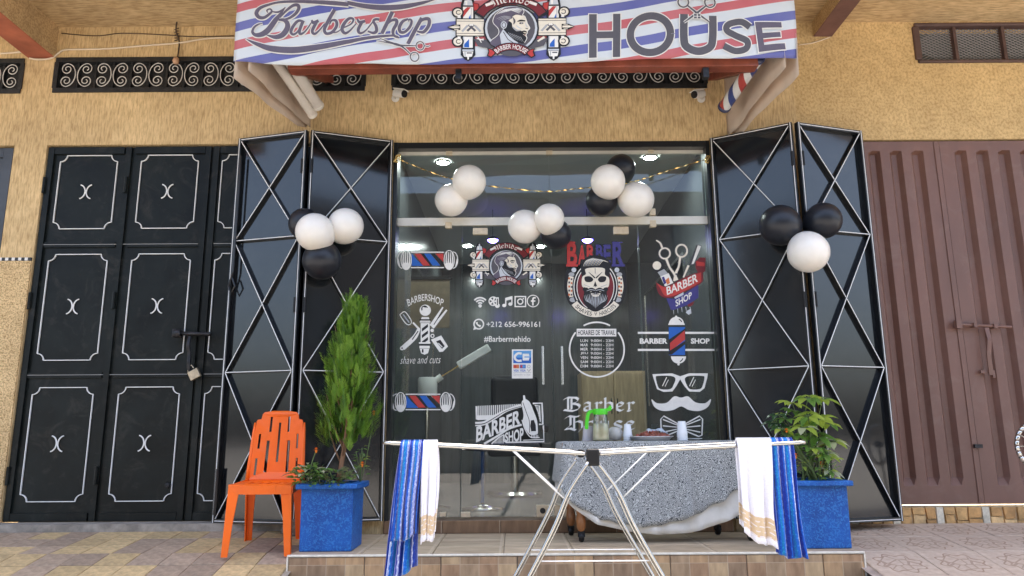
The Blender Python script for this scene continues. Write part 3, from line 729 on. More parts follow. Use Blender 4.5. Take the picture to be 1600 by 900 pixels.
def pane(name, x0, x1, z0, z1, parent, y=YGL):
    mb = MB(); mb.add([(x0,y,z0),(x1,y,z0),(x1,y,z1),(x0,y,z1)], [(0,1,2,3)], 0)
    mb.add([(x0,y+.01,z0),(x1,y+.01,z0),(x1,y+.01,z1),(x0,y+.01,z1)], [(3,2,1,0)], 1)
    mb.add([(x0,y,z0),(x0,y+.01,z0),(x0,y+.01,z1),(x0,y,z1)], [(0,1,2,3)], 2); mb.add([(x1,y,z0),(x1,y+.01,z0),(x1,y+.01,z1),(x1,y,z1)], [(0,1,2,3)], 2)
    return mb.build(name, [M_GLASS, M_TRANS, M_EDGE], parent, norm=False)
mid = wp(858, 280, YGL).x
pane('transom_pane', gx0, mid - .002, zr1 + .002, ztop, sf); pane('transom_pane', mid + .002, gx1, zr1 + .002, ztop, sf)
MB().box(gx0, gx1, YGL - .016, YGL + .026, zr0, zr1).build('rail', M_ALU, sf)
MB().box(gx0, gx1, YGL - .012, YGL + .022, ztop - .028, ztop).build('channel', M_ALU, sf)
pane_l = pane('side_pane', GX[0], GX[1] - .004, FL + .002, zr0 - .001, sf); pane_r = pane('side_pane', GX[3] + .004, GX[4], FL + .002, zr0 - .001, sf)
dl = thing('glass_door', 'left glass door with portrait emblem and phone number', 'door', ((GX[1] + GX[2]) / 2, YGL, FL), 'glass doors of the shop')
dr = thing('glass_door', 'right glass door with skull sticker and opening hours', 'door', ((GX[2] + GX[3]) / 2, YGL, FL), 'glass doors of the shop')
pane('pane', GX[1] + .004, GX[2] - .004, FL + .006, zr0 - .004, dl); pane('pane', GX[2] + .004, GX[3] - .004, FL + .006, zr0 - .004, dr)
M_BRUSH = mat('hinge_steel', (.62, .52, .37), .4, .35, var=.1, vscale=30)
def plate(px0, py0, px1, py1, parent, name='clamp', m=M_BRUSH):
    a, b = wp(px0, py0, YGL), wp(px1, py1, YGL)
    bevel(MB().box(a.x, b.x, YGL - .020, YGL + .03, b.z, a.z).build(name, m, parent), .003)
for q in ((697, 233, 707, 243), (853, 232, 863, 242), (1012, 229, 1021, 240), (696, 348, 706, 357), (1015, 327, 1024, 337), (1015, 345, 1025, 355)): plate(*q, sf)
plate(739, 357, 762, 367, dl, 'hinge'); plate(845, 357, 860, 366, dl, 'hinge'); plate(872, 356, 884, 366, dr, 'hinge'); plate(958, 355, 982, 366, dr, 'hinge')
plate(687, 800, 697, 807, sf); plate(720, 800, 735, 808, dl, 'hinge')
plate(838, 789, 860, 807, dl, 'lock'); plate(866, 789, 886, 807, dr, 'lock')
for px, par in ((848, dl), (878, dr)):
    a, b = wp(px, 541, YGL - .05), wp(px, 601, YGL - .05)
    mb = MB(); mb.tube([a, (a.x, a.y, b.z)], .011, 12)
    for z in (a.z - .04, b.z + .04): mb.tube([(a.x, a.y, z), (a.x, YGL, z)], .007, 8)
    mb.build('handle', M_CHROME, par, ang=50)
a = wp(848, 798, YGL - .022); MB().lathe(a, [(.0, -.004), (.022, -.004), (.022, 0)], 20, axis='Y').build('lock_cylinder', M_IRON, dl)

# ================================================================== stickers: flat vinyl drawn on the glass plane
_fonts = {}
def glyphs(txt, bold=0.0, spacing=1.0):
    key = (txt, bold, spacing)
    if key in _fonts: return _fonts[key]
    cu_ = bpy.data.curves.new('t', 'FONT'); cu_.body = txt; cu_.size = 1; cu_.offset = bold; cu_.space_character = spacing; cu_.resolution_u = 3; cu_.fill_mode = 'FRONT'
    ob = bpy.data.objects.new('t', cu_); COL.objects.link(ob); bpy.context.view_layer.update()
    me = bpy.data.meshes.new_from_object(ob.evaluated_get(bpy.context.evaluated_depsgraph_get()))
    vs = [(v.co.x, v.co.y) for v in me.vertices]; fs = [list(p.vertices) for p in me.polygons]
    bpy.data.objects.remove(ob); bpy.data.curves.remove(cu_); bpy.data.meshes.remove(me)
    if vs:
        x0 = min(v[0] for v in vs); x1 = max(v[0] for v in vs); y0 = min(v[1] for v in vs); y1 = max(v[1] for v in vs)
        vs = [((x - x0) / (x1 - x0), (y - y0) / (y1 - y0)) for x, y in vs]
    _fonts[key] = (vs, fs); return _fonts[key]
PAL = {'w': (.74, .72, .67), 'k': (.016, .016, .018), 'r': (.44, .045, .04), 'b': (.02, .11, .42), 'c': (.72, .66, .54), 'g': (.36, .37, .38), 'd': (.09, .085, .095),
       'n': (.05, .045, .19), 'a': (.10, .30, .58), 'm': (.16, .02, .025), 'l': (.50, .53, .56), 'o': (.55, .16, .06), 'p': (.11, .095, .13)}
M_INK = {k: mat('vinyl_' + k, c, .5, spec=.3, var=.05, vscale=25) for k, c in PAL.items()}
class Ink:
    """draws in a measured frame: (x, y) -> photograph spot (ox + x / s, oy + y / s) -> point of the plane y = Y; later shapes lie on top"""
    STEP = .0001
    def __init__(s, ox, oy, sc_, Y, warp=None): s.ox, s.oy, s.Y, s.warp = ox, oy, Y, warp; s.sx, s.sy = sc_ if isinstance(sc_, tuple) else (sc_, sc_); s.v = []; s.f = []; s.m = []; s.keys = []; s.k = 0
    def mi(s, c):
        if c not in s.keys: s.keys.append(c)
        return s.keys.index(c)
    def put(s, pts, faces, c):
        if s.warp: pts, faces = s.fine(pts, faces)
        s.k += 1; b = len(s.v); Y = s.Y - .0012 - s.k * s.STEP
        for x, y in pts:
            p = wp(s.ox + x / s.sx, s.oy + y / s.sy, s.Y)
            if s.warp: p = s.warp(p)
            s.v.append((p.x, p.y + (Y - s.Y), p.z))
        for f in faces: s.f.append([b + i for i in f]); s.m.append(s.mi(c))
    def fine(s, pts, faces, tol=.02):
        # cut the faces small enough to follow a curved cloth
        pts = list(pts); out = []; lim = tol * FPX / 5.2 * s.sx; mids = {}
        def mid(a, b):
            k = (min(a, b), max(a, b))
            if k not in mids: pts.append(((pts[a][0] + pts[b][0]) / 2, (pts[a][1] + pts[b][1]) / 2)); mids[k] = len(pts) - 1
            return mids[k]
        st_ = []
        for f in faces: st_ += [(f[0], f[i], f[i+1]) for i in range(1, len(f) - 1)]
        while st_:
            a, b, c = st_.pop(); e = [(math.dist(pts[p], pts[q]), p, q, r) for p, q, r in ((a, b, c), (b, c, a), (c, a, b))]; L, p, q, r = max(e)
            if L < lim: out.append((a, b, c))
            else: m_ = mid(p, q); st_ += [(p, m_, r), (m_, q, r)]
        return pts, out
    def poly(s, *loops, c='w'):
        loops = [[(float(x), float(y)) for x, y in l] for l in loops]
        tri = tessellate_polygon([[Vector((x, y, 0)) for x, y in l] for l in loops]); flat = [p for l in loops for p in l]
        s.put(flat, [list(t) for t in tri], c); return s
    def rect(s, x0, y0, x1, y1, c='w'): return s.put([(x0,y0),(x1,y0),(x1,y1),(x0,y1)], [(0,1,2,3)], c)
    def disc(s, cx, cy, r, c='w', ry=None, n=28): return s.poly(arc(cx, cy, r, ry or r, 0, 360, n)[:-1], c=c)
    def ring(s, cx, cy, r, w_, c='w', ry=None, a0=0, a1=360, n=36): return s.stroke(arc(cx, cy, r, ry or r, a0, a1, n), w_, c)
    def stroke(s, pts, w_, c='w', curve=0, closed=False, taper=None):
        """ribbon of width w_ (number, or one per point); curve > 0 rounds the corners"""
        ww = list(w_) if isinstance(w_, (list, tuple)) else [w_] * len(pts)
        P = [(x, y, q) for (x, y), q in zip(pts, ww)]
        if curve: P = spline(P, curve, closed)
        if closed and not curve: P = P + [P[0]]
        elif closed: P = P + [P[0]]
        L, Rr = [], []
        for i in range(len(P)):
            a, b = P[max(i-1, 0)], P[min(i+1, len(P)-1)]
            if closed and i in (0, len(P) - 1): a, b = P[-2], P[1]
            dx, dy = b[0] - a[0], b[1] - a[1]; h = math.hypot(dx, dy) or 1
            nx, ny = -dy / h * P[i][2] / 2, dx / h * P[i][2] / 2
            L.append((P[i][0] + nx, P[i][1] + ny)); Rr.append((P[i][0] - nx, P[i][1] - ny))
        n = len(P); s.put(L + Rr, [(i, i+1, n+i+1, n+i) for i in range(n-1)], c); return s
    def nib(s, pts, w_, c='w', ang=40):
        """broad pen held at a fixed angle"""
        dx, dy = math.cos(R(ang)) * w_ / 2, -math.sin(R(ang)) * w_ / 2; n = len(pts)
        s.put([(x - dx, y - dy) for x, y in pts] + [(x + dx, y + dy) for x, y in pts], [(i, i+1, n+i+1, n+i) for i in range(n-1)], c); return s
    def text(s, t, x0, y0, x1, y1, c='w', bold=0., f=None, spacing=1.0):
        """text filling the box; f maps (u, v in 0..1, v up) to frame coordinates instead of the plain box"""
        vs, fs = glyphs(t, bold, spacing)
        if f is None: f = lambda u, v: (x0 + (x1 - x0) * u, y1 + (y0 - y1) * v)
        s.put([f(u, v) for u, v in vs], fs, c); return s
    def arctext(s, t, cx, cy, r0, r1, a0, a1, c='w', bold=0., spacing=1.0):
        """r0 at the foot, r1 at the head of the letters; angles in degrees, counter-clockwise from the right"""
        return s.text(t, 0, 0, 0, 0, c, bold, lambda u, v: (cx + (r0 + (r1 - r0) * v) * math.cos(R(a0 + (a1 - a0) * u)), cy - (r0 + (r1 - r0) * v) * math.sin(R(a0 + (a1 - a0) * u))), spacing)
    def build(s, name, parent, label=None):
        me = bpy.data.meshes.new(name); o = ORIG[parent.name]
        me.from_pydata([Vector(v) - o for v in s.v], [], s.f)
        for k in s.keys: me.materials.append(M_INK[k])
        me.polygons.foreach_set('material_index', s.m); me.update()
        ob = link(name, me, parent); ORIG[ob.name] = o
        if label: ob['label'] = label
        return ob
# ================================================================== awning with printed banner
YA = -1.09
AX0, AX1 = -2.005, 2.085
AZ = wp(800, 97, YA).z; AZT = AZ + .74
def banner_pt(x, z):
    """surface of the hanging banner: slack cloth with shallow folds, bellied lower edge, corners curling back"""
    u = (x - AX0) / (AX1 - AX0)
    h = (z - AZ) / (AZT - AZ)
    y = YA + .010 * math.sin(x * 3.1 + .6) * (1 - h) + .008 * math.sin(x * 7.3 + z * 2.2) - .016 * math.sin(math.pi * min(max(h, 0), 1))
    y += .035 * (max(0, u - .88) / .12) ** 2 + .03 * (max(0, .05 - u) / .05) ** 2
    y += .002 * math.sin(x * 19 + z * 9) * (1 - h)
    dz = (.016 * math.sin(math.pi * u * 2.0 + 2.6) + .006 * math.sin(u * 27 + 1)) * (1 - h) + .022 * (1 - h) * (max(0, u - .9) / .1) + .02 * (1 - h) * max(0, .06 - u) / .06
    return y, z + dz
aw = thing('awning', 'shop awning with striped red, white and blue barber banner', 'awning', (0, -.5, AZ))
M_BANNER = mat('banner_print', (.8, .8, .8), .55, spec=.3); N = NT(M_BANNER)
tc = N.n('TexCoord'); sp = N.n('SeparateXYZ'); N.l(tc.outputs['Object'], sp.inputs[0])
no = N.n('TexNoise', Scale=.9, Detail=1.0); N.l(tc.outputs['Object'], no.inputs['Vector'])
bent = N.math('MULTIPLY', .02, N.math('SINE', N.math('MULTIPLY', sp.outputs[0], 1.9)))
ph = N.math('DIVIDE', N.math('ADD', N.math('SUBTRACT', sp.outputs[2], N.math('MULTIPLY', sp.outputs[0], .155)), bent), .295)
fr = N.math('FRACT', N.math('ADD', ph, 19.72))
WHT, RED, BLU = (.66, .71, .73), (.55, .075, .085), (.06, .075, .36)
stripes = N.ramp(fr, [(0, WHT), (.22, RED), (.46, WHT), (.70, BLU), (.94, WHT)], True)
no2 = N.n('TexNoise', Scale=2.4, Detail=5.0); N.l(tc.outputs['Object'], no2.inputs['Vector'])
N.l(N.mix(N.math('MULTIPLY', no2.outputs[0], .28), stripes, (.66, .66, .70)), N.b.inputs['Base Color'])
_tr = N.t.nodes.new('ShaderNodeBsdfTranslucent'); _mx = N.t.nodes.new('ShaderNodeMixShader'); _mx.inputs[0].default_value = .18
N.l(stripes, _tr.inputs[0]); N.l(N.b.outputs[0], _mx.inputs[1]); N.l(_tr.outputs[0], _mx.inputs[2]); N.l(_mx.outputs[0], N.t.nodes['Material Output'].inputs[0])
P = []
for i in range(121):
    x = AX0 + (AX1 - AX0) * i / 120; row = []
    for j in range(19):
        y, z = banner_pt(x, AZ + (AZT - AZ) * j / 18); row.append((x, y, z))
    P.append(row)
banner = MB().grid(P).build('banner', M_BANNER, aw, smooth=True)
sl_ = banner.modifiers.new('thickness', 'SOLIDIFY'); sl_.thickness = .0016; sl_.offset = 0
# sloping roof cloth from the banner top back to the wall
MB().grid([[(AX0 + (AX1 - AX0) * i / 40, YA + (-.05 - YA) * j / 8, AZT + .10 * j / 8 + .01 * math.sin(i * .9) * math.sin(math.pi * j / 8)) for j in range(9)] for i in range(41)]).build('roof_cloth', mat('awning_cloth', (.55, .53, .50), .7, var=.08, vscale=4), aw, smooth=True)
# painted frame under the cloth
M_AFR = mat('awning_frame_paint', (.22, .055, .03), .55, var=.25, vscale=7)
fz = AZ + .03
FX0, FX1 = -1.62, 1.80
for nm, bx in (('front_bar', (FX0, FX1, YA + .05, YA + .13, fz - .045, fz + .035)), ('bottom_lip', (FX0, FX1, YA + .131, YA + .15, fz - .044, fz - .02))):
    bevel(MB().box(*bx).build(nm, M_AFR, aw), .004)
for x in (FX0 + .035, FX1 - .035): bevel(MB().bar((x, YA + .155, fz - .005), (x, -.003, 3.80), .075, .06, up=(0, 0, 1)).build('side_bar', M_AFR, aw), .004)
for x in (-.38, 1.42): 
    bevel(MB().box(x - .022, x + .022, YA + .06, YA + .11, fz - .125, fz - .046).build('bracket', M_IRON, aw), .004)
# side cloths: tall at the front, tapering back to the wall
M_SIDE = mat('side_cloth', (.72, .62, .52), .8, var=.10, vscale=5, bump=.15, bscale=18); N = NT(M_SIDE)
_tr = N.t.nodes.new('ShaderNodeBsdfTranslucent'); _tr.inputs[0].default_value = (.78, .66, .54, 1); _mx = N.t.nodes.new('ShaderNodeMixShader'); _mx.inputs[0].default_value = .4
N.l(N.b.outputs[0], _mx.inputs[1]); N.l(_tr.outputs[0], _mx.inputs[2]); N.l(_mx.outputs[0], N.t.nodes['Material Output'].inputs[0])
def side_cloth(x_front, x_back, s, low):
    for k, (dx, f0, f1) in enumerate(((0, 0, 1), (.10, .18, 1))):
        P = []
        for i in range(25):
            t = i / 24; y = YA + .02 + (-.06 - YA) * t; row = []
            zb = AZ - (.10 * min(1, (1 - t) * 8) * (1 - t * .6) if t < 1 else 0) * (1 - k * .6) - low * t
            for j in range(9):
                h = j / 8; x = x_front + (x_back - x_front) * t - s * dx * (1 - t * .6) + .008 * math.sin(9 * t + 3 * h + k) * (1 - h) + s * .005 * math.sin(17 * t + k)
                row.append((x, y, zb + (AZT - .06 - zb) * h))
            P.append(row)
        o = MB().grid(P).build('side_cloth', M_SIDE, aw, smooth=True); o.modifiers.new('thickness', 'SOLIDIFY').thickness = .0015
side_cloth(AX0 + .01, -1.76, -1, .03); side_cloth(AX1 - .01, 1.90, 1, .13)
# art on the banner
def bw(p):
    y, z = banner_pt(p.x, p.z); return Vector((p.x, y - .004, z))
art = Ink(380, 0, 10, YA, bw)
B2 = 1400
def sh(pts, dx=0, dy=0): return [(x + dx, y + dy) for x, y in pts]
SCRIPT = [
 (((670,130),(600,225),(520,320),(455,410),(385,500),(290,565),(195,580),(150,535),(180,460),(250,410),(310,395)), (14,40,72,80,84,74,56,44,34,24,10)),
 (((1660,95),(1400,75),(1100,55),(800,45),(560,55),(400,95),(270,155),(215,235),(255,300),(335,300),(410,245),(455,195),(425,160),(378,185),(395,220)), (64,66,56,44,36,40,52,64,58,46,40,32,26,24,14)),
 (((455,200),(560,205),(660,140)), (16,30,8)),
 (((580,290),(680,190),(790,110),(865,105),(885,150),(840,225),(750,290),(640,325),(560,330)), (24,36,46,52,54,50,40,30,22)),
 (((560,325),(650,330),(700,385),(690,465),(620,550),(520,590),(430,580),(372,566)), (30,56,76,84,80,66,38,10)),
 (((945,350),(870,345),(790,425),(755,510),(795,545),(865,500),(930,390)), (30,42,48,46,34,28,24)),
 (((955,340),(895,480),(905,540),(985,500),(1080,375)), (50,50,40,26,20)),
 (((1085,335),(1115,375),(1195,345)), (30,48,46)), (((1160,370),(1095,495),(1130,543),(1205,490),(1290,390)), (50,48,38,26,20)),
 (((1445,180),(1345,350),(1285,475),(1315,540),(1405,520),(1475,430),(1465,350),(1400,345),(1365,405)), (56,54,50,44,44,48,44,28,18)),
 (((1405,525),(1480,520),(1560,470)), (26,20,16)),
 (sh(((190,455),(300,400),(335,330),(275,315),(200,385),(160,480),(205,540),(285,500),(380,390)), B2), (20,26,34,42,52,54,42,28,18)),
 (sh(((395,320),(430,370),(515,350)), B2), (26,46,44)), (sh(((465,370),(410,490),(445,540),(530,490),(640,350)), B2), (48,48,36,24,20)),
 (sh(((735,325),(680,320),(645,350),(685,430),(690,500),(640,530),(555,505)), B2), (40,40,40,48,50,42,24)),
 (sh(((940,205),(860,370),(775,535)), B2), (60,58,54)), (sh(((820,440),(915,345),(995,330),(1005,385),(950,490),(965,565),(1045,598)), B2), (18,36,50,52,50,40,24)),
 (((35,645),(200,715),(450,770),(800,775),(1200,738),(1600,675),(1700,660),(2000,600),(2300,567),(2430,580)), (4,56,90,94,84,66,60,46,34,18)),
 (sh(((1190,315),(1105,350),(1050,440),(1065,510),(1135,510),(1215,430),(1240,345),(1205,320),(1195,355)), B2), (30,44,52,48,42,42,36,24,14)),
 (sh(((1400,300),(1290,490),(1180,690)), B2), (58,58,56)), (sh(((1320,410),(1420,325),(1510,325),(1505,420),(1425,510),(1325,500)), B2), (20,44,54,54,46,26)),
 (((1640,30+40),(1900,115),(2200,140),(2500,125),(2800,75),(3000,25)), (60,72,84,76,50,14)),
]
for c, dw in (('w', 30), ('p', 0)):
    art.k += 12
    for pts, ww in SCRIPT: art.stroke(pts, [q + dw for q in ww], c, 7)
for c, dw in (('w', 18), ('d', 0)):
    art.stroke(sh(((740,610),(1000,700),(1110,715),(1310,716)), B2), [q + dw for q in (10, 34, 26, 16)], c, 6)
    art.stroke(sh(((690,650),(980,690),(1110,745),(1220,840)), B2), [q + dw for q in (8, 30, 24, 16)], c, 6)
    art.stroke(sh(((1440,712),(1490,725),(1530,708)), B2), [q + dw for q in (14, 14, 10)], c, 5)
    art.ring(B2 + 1372, 716, 62, 18 + dw, c); art.ring(B2 + 1285, 880, 66, 18 + dw, c)
art.build('script_lettering', banner)
ho = Ink(800, 0, 3.333, YA, bw)
def S_pts(cx, cy, rx, ry): return [(cx + rx * .95, cy - ry * .62), (cx + rx * .3, cy - ry * .98), (cx - rx * .6, cy - ry * .8), (cx - rx * .75, cy - ry * .4), (cx - rx * .1, cy - ry * .05), (cx + rx * .75, cy + ry * .3), (cx + rx * .7, cy + ry * .8), (cx - rx * .1, cy + ry * .98), (cx - rx * .95, cy + ry * .65)]
for c, d in (('w', 5), ('d', 0)):
    ho.k += 12
    ho.poly([(400-d,82-d),(440+d,82-d),(440+d,172-d),(525-d,172-d),(525-d,82-d),(563+d,82-d),(563+d,305+d),(525-d,305+d),(525-d,207+d),(440+d,207+d),(440+d,305+d),(400-d,305+d)], c=c)
    ho.ring(718, 194, 103, 38 + 2*d, c, ry=95, n=48)
    ho.stroke([(890,92),(890,215),(905,262),(965,284),(1025,262),(1040,215),(1040,98)], 40 + 2*d, c, 6)
    ho.stroke(S_pts(1168, 203, 72, 78), 34 + 2*d, c, 6)
c = 'p'
for c, d in (('w', 5), ('p', 0)):
    ho.k += 12
    ho.poly([(1262-d,130-d),(1402+d,130-d),(1406+d,158+d),(1300+d,162+d),(1304,188-d),(1398+d,182-d),(1402+d,208+d),(1308,216+d),(1314,250-d),(1424+d,240-d),(1430+d,272+d),(1288-d,286+d)], c=c)
for c, d in (('w', 7), ('d', 0)):
    ho.k += 8
    ho.ring(886, 30, 27, 8 + d, c); ho.ring(1025, 28, 27, 8 + d, c)
    ho.stroke([(905,46),(960,90),(1020,132)], [8 + d, 12 + d, 6 + d], c); ho.stroke([(1006,46),(955,88),(890,138)], [8 + d, 12 + d, 6 + d], c)
    ho.stroke([(870,0),(900,12),(960,2),(1010,12),(1045,0)], [4 + d, 12 + d, 10 + d, 12 + d, 4 + d], c, 5)
ho.rect(938, 90, 978, 118, 'w')
for q in ((941,92,956,103),(960,92,975,103),(941,106,956,116),(960,106,975,116)): ho.rect(*q, c='d')
ho.build('block_lettering', banner)

# ------------------------------------------------------------------ the portrait emblem, on banner and door
NIB = {
 'o': (6, [[(1,2),(1,8)],[(4.5,2),(4.5,8)],[(1,2),(3,.5),(4.5,2)],[(1,8),(3,9.6),(4.5,8)]]),
 'a': (6.2, [[(4,1),(4,8.6),(5.2,9.6)],[(1,1.9),(2.6,.4),(4,1.4)],[(1.2,6),(1.2,8.6),(2.6,9.6),(4,8)],[(1.2,6),(4,4)]]),
 'r': (5, [[(.4,1.6),(1.5,.6),(1.5,8.6)],[(.6,9),(1.5,9.8),(2.6,9)],[(1.5,2),(3.2,.3),(4.2,1.6)]]),
 'b': (6.2, [[(.2,-3.4),(1,-4.2),(1,8)],[(1,2.2),(3,.5),(4.6,2),(4.6,7.6),(2.8,9.7),(1,8)]]),
 'e': (5.8, [[(1,2),(1,8),(2.8,9.7),(4.6,8)],[(1,2),(2.8,.4),(4.3,2),(3.8,3.8),(1,5.6)]]),
 'h': (6.2, [[(.2,-3.4),(1,-4.2),(1,9)],[(1,2.4),(3,.5),(4.5,2),(4.5,8.2),(3,11.4)],[(.4,8.8),(1.4,9.8)]]),
 'u': (6.4, [[(.4,1.6),(1.3,.6),(1.3,8),(2.6,9.6),(4.5,8)],[(4.5,.8),(4.5,8.8),(5.5,9.7)]]),
 's': (5.8, [[(4.6,1.6),(2.8,.3),(1.2,2),(1.5,4),(4.2,6),(4.4,8),(2.8,9.7),(.8,8.4)]]),
 'i': (3.2, [[(.4,1.6),(1.3,.6),(1.3,8.4),(2.4,9.6)],[(1,-2.2),(1.8,-1.4)]]),
 'd': (6.2, [[(1,2.2),(1,8),(2.8,9.7),(4.6,8),(4.6,2.2),(1.4,-3)],[(1,2.2),(3,.6),(4.6,2.2)]]),
 'B': (9.6, [[(2.2,-4),(2.2,8.4)],[(4,-3.6),(4,8)],[(-.2,-2.4),(1.8,-4.6),(6.4,-4.4),(7.6,-2.6),(6.4,.8),(4,2)],[(4,2),(7,2.4),(8.4,4.4),(7.6,7.8),(4.8,9.8),(0,8.6)]]),
 'H': (9.6, [[(0,-2.2),(1.8,-4.6),(4.8,-3.6),(6.8,-4.8)],[(2.6,-4),(2.6,5),(.2,8.6)],[(4.3,-3.4),(4.3,8.4)],[(4.3,2.2),(6.4,.4),(8,2),(8,7),(6.2,11.8)],[(0,9),(2.6,8),(5,9.8)]]),
 'M': (11, [[(0,-2.4),(1.4,-4.4),(2.6,-3),(2.6,6.6),(.6,9)],[(2.6,-3),(4.6,-4.6),(5.8,-3),(5.8,8.4)],[(5.8,-3),(8,-4.6),(9.2,-3),(9.2,8.4),(10.2,9.4)],[(5,8.8),(6.2,9.8)]]),
}
def blackletter(ink, word, f, w_, c='w', ang=42):
    """f maps (advance 0..1, y in x-height units of 10, baseline 10) to frame coordinates"""
    tot = sum(NIB[ch_][0] for ch_ in word); x = 0
    for ch_ in word:
        adv, strokes = NIB[ch_]
        for sgm in strokes:
            pts = []
            for (a, b), (c2, d2) in zip(sgm, sgm[1:]):
                for k in range(3): pts.append((a + (c2 - a) * k / 3, b + (d2 - b) * k / 3))
            pts.append(sgm[-1]); ink.nib([f((x + px_) / tot, py_) for px_, py_ in pts], w_, c, ang)
        x += adv
def emblem(k, name, parent):
    # side poles
    for cx, s in ((215, 1), (1150, -1)):
        k.poly([(cx-80,110+110),(cx-60,150),(cx-25,105),(cx+25,105),(cx+60,150),(cx+75,240),(cx+75,760),(cx+80,830),(cx+40,880),(cx,905),(cx-40,880),(cx-80,830),(cx-75,700)], c='k')
        k.poly([(cx-52,230),(cx-40,170),(cx-12,160),(cx-10,125),(cx+10,125),(cx+12,160),(cx+40,170),(cx+52,230)], c='l'); k.rect(cx-30, 175, cx-8, 225, 'w')
        k.rect(cx-55, 248, cx+55, 395, 'w'); k.poly([(cx-55,300),(cx-10,252),(cx+30,252),(cx-55,380)], c='r'); k.rect(cx+30, 255, cx+38, 390, 'g'); k.poly([(cx+5,390),(cx+25,340),(cx+28,390)], c='b')
        k.rect(cx-55, 610, cx+50, 745, 'w'); k.poly([(cx-50,740),(cx-40,700),(cx+10,640),(cx+12,740)], c='b'); k.rect(cx-55, 610, cx-42, 745, 'l')
        k.rect(cx-62, 765, cx+58, 785, 'l'); k.poly([(cx-58,790),(cx+55,790),(cx+42,850),(cx+10,855),(cx+8,885),(cx-8,885),(cx-10,855),(cx-45,850)], c='w'); k.rect(cx-15, 800, cx+40, 815, 'd'); k.rect(cx-40, 795, cx-28, 845, 'g')
        ox = cx - s * 112
        for cy in (320, 672):
            k.disc(ox, cy, 66, 'k'); k.disc(ox, cy, 48, 'c'); k.ring(ox + s * 8, cy, 24, 9, 'k', a0=40 if s > 0 else 140, a1=330 if s > 0 else -150)
        for y0 in (345, 600): k.rect(ox + s*14 - 16, y0 + 5, ox + s*14 + 16, y0 + 42, 'w')
        x0, x1 = (85, 388) if s > 0 else (978, 1282)
        k.rect(x0 - 6, 392, x1 + 6, 612, 'k'); k.rect(x0 + 6, 404, x1, 600, 'c'); k.rect(x0 + 6, 424, x1, 430, 'k'); k.rect(x0 + 6, 572, x1, 578, 'k')
        xm = (x0 + x1) / 2 + s * 14
        for q in (-1, 1):
            k.stroke([(xm - q*100, 552), (xm - q*38, 478)], 24, 'g'); k.stroke([(xm - q*45, 545), (xm + q*30, 470)], [26, 20], 'd'); k.stroke([(xm + q*20, 480), (xm + q*2, 465)], 20, 'w')
        e = x0 if s > 0 else x1
        k.poly([(e - s*98,502),(e - s*30,470),(e + s*46,470),(e + s*46,535),(e - s*30,540)], c='k'); k.poly([(e - s*84,502),(e - s*25,488),(e + s*38,492),(e + s*38,512),(e - s*25,517)], c='c'); k.rect(min(e - s*20, e + s*25), 526, max(e - s*20, e + s*25), 534, 'c'); k.rect(min(e - s*20, e + s*25), 476, max(e - s*20, e + s*25), 482, 'c')
        # ribbon knots
        for dx, y0, y1 in ((90, 195, 305), (160, 240, 340)):
            k.poly([(cx+s*(dx-40),y0),(cx+s*(dx+30),y0+14),(cx+s*(dx+40),y1),(cx+s*(dx-30),y1-6)], c='m'); k.poly([(cx+s*(dx-28),y0+12),(cx+s*(dx+18),y0+24),(cx+s*(dx+26),y1-12),(cx+s*(dx-20),y1-18)], c='r')
        k.poly([(cx+s*60,640),(cx+s*200,650),(cx+s*290,740),(cx+s*240,760),(cx+s*110,730)], c='d')
    k.stroke([(310,640),(385,660)], 12, 'w'); k.stroke([(320,615),(360,690)], 10, 'w'); k.stroke([(345,660),(385,645)], 10, 'w'); k.stroke([(975,675),(1050,625)], [18, 30], 'c')
    # top band and name
    k.stroke(arc(685, 560, 400, 400, 152, 28, 30), 120, 'k'); k.stroke(arc(685, 560, 400, 400, 148, 32, 30), 92, 'm')
    k.poly([(400,218),(480,184),(494,214),(412,250)], c='w'); k.poly([(970,218),(890,184),(876,214),(958,250)], c='w')
    # medallion
    k.disc(685, 520, 305, 'k', ry=292); k.disc(685, 520, 286, 'l', ry=276); k.disc(685, 515, 262, 'd', ry=258)
    # man in profile: coat, neck, head
    k.poly(spline([(455,690),(540,610),(560,540),(640,560),(760,680),(840,720),(850,740),(690,765),(520,740)], 5, True), c='p')
    k.poly([(560,600),(600,520),(680,600),(760,690),(740,720),(640,700),(580,720)], c='l'); k.stroke([(600,560),(650,650),(720,700)], 10, 'd')
    k.poly(spline([(690,380),(740,352),(800,365),(830,372),(850,420),(862,465),(888,520),(868,545),(860,565),(862,580),(848,600),(856,630),(830,690),(760,680),(640,560),(590,500),(600,440)], 5, True), c='c')
    k.poly(spline([(640,420),(690,450),(700,500),(740,550),(790,545),(830,575),(862,580),(835,590),(815,590),(850,625),(845,680),(800,700),(720,660),(650,590),(600,520),(620,450)], 5, True), c='k')
    for q in range(7): k.stroke([(655 + 22*q, 565 + 9*q), (700 + 20*q, 640 + 7*q)], [6, 2], 'g')
    k.poly(spline([(490,470),(495,400),(540,330),(600,275),(680,255),(760,260),(815,290),(812,345),(770,355),(700,350),(700,390),(660,420),(640,480),(580,460),(540,520)], 5, True), c='p')
    for q in range(6): k.stroke([(530 + 24*q, 345 - 7*q), (640 + 20*q, 285 - 2*q), (775 + 7*q, 335 - 8*q)], [4, 11, 4], 'l' if q % 2 else 'w', 6)
    for q in range(4): k.stroke([(530 + 16*q, 400 + 12*q), (600 + 14*q, 370 + 10*q), (680 + 4*q, 375 + 10*q)], [3, 6, 2], 'g', 5)
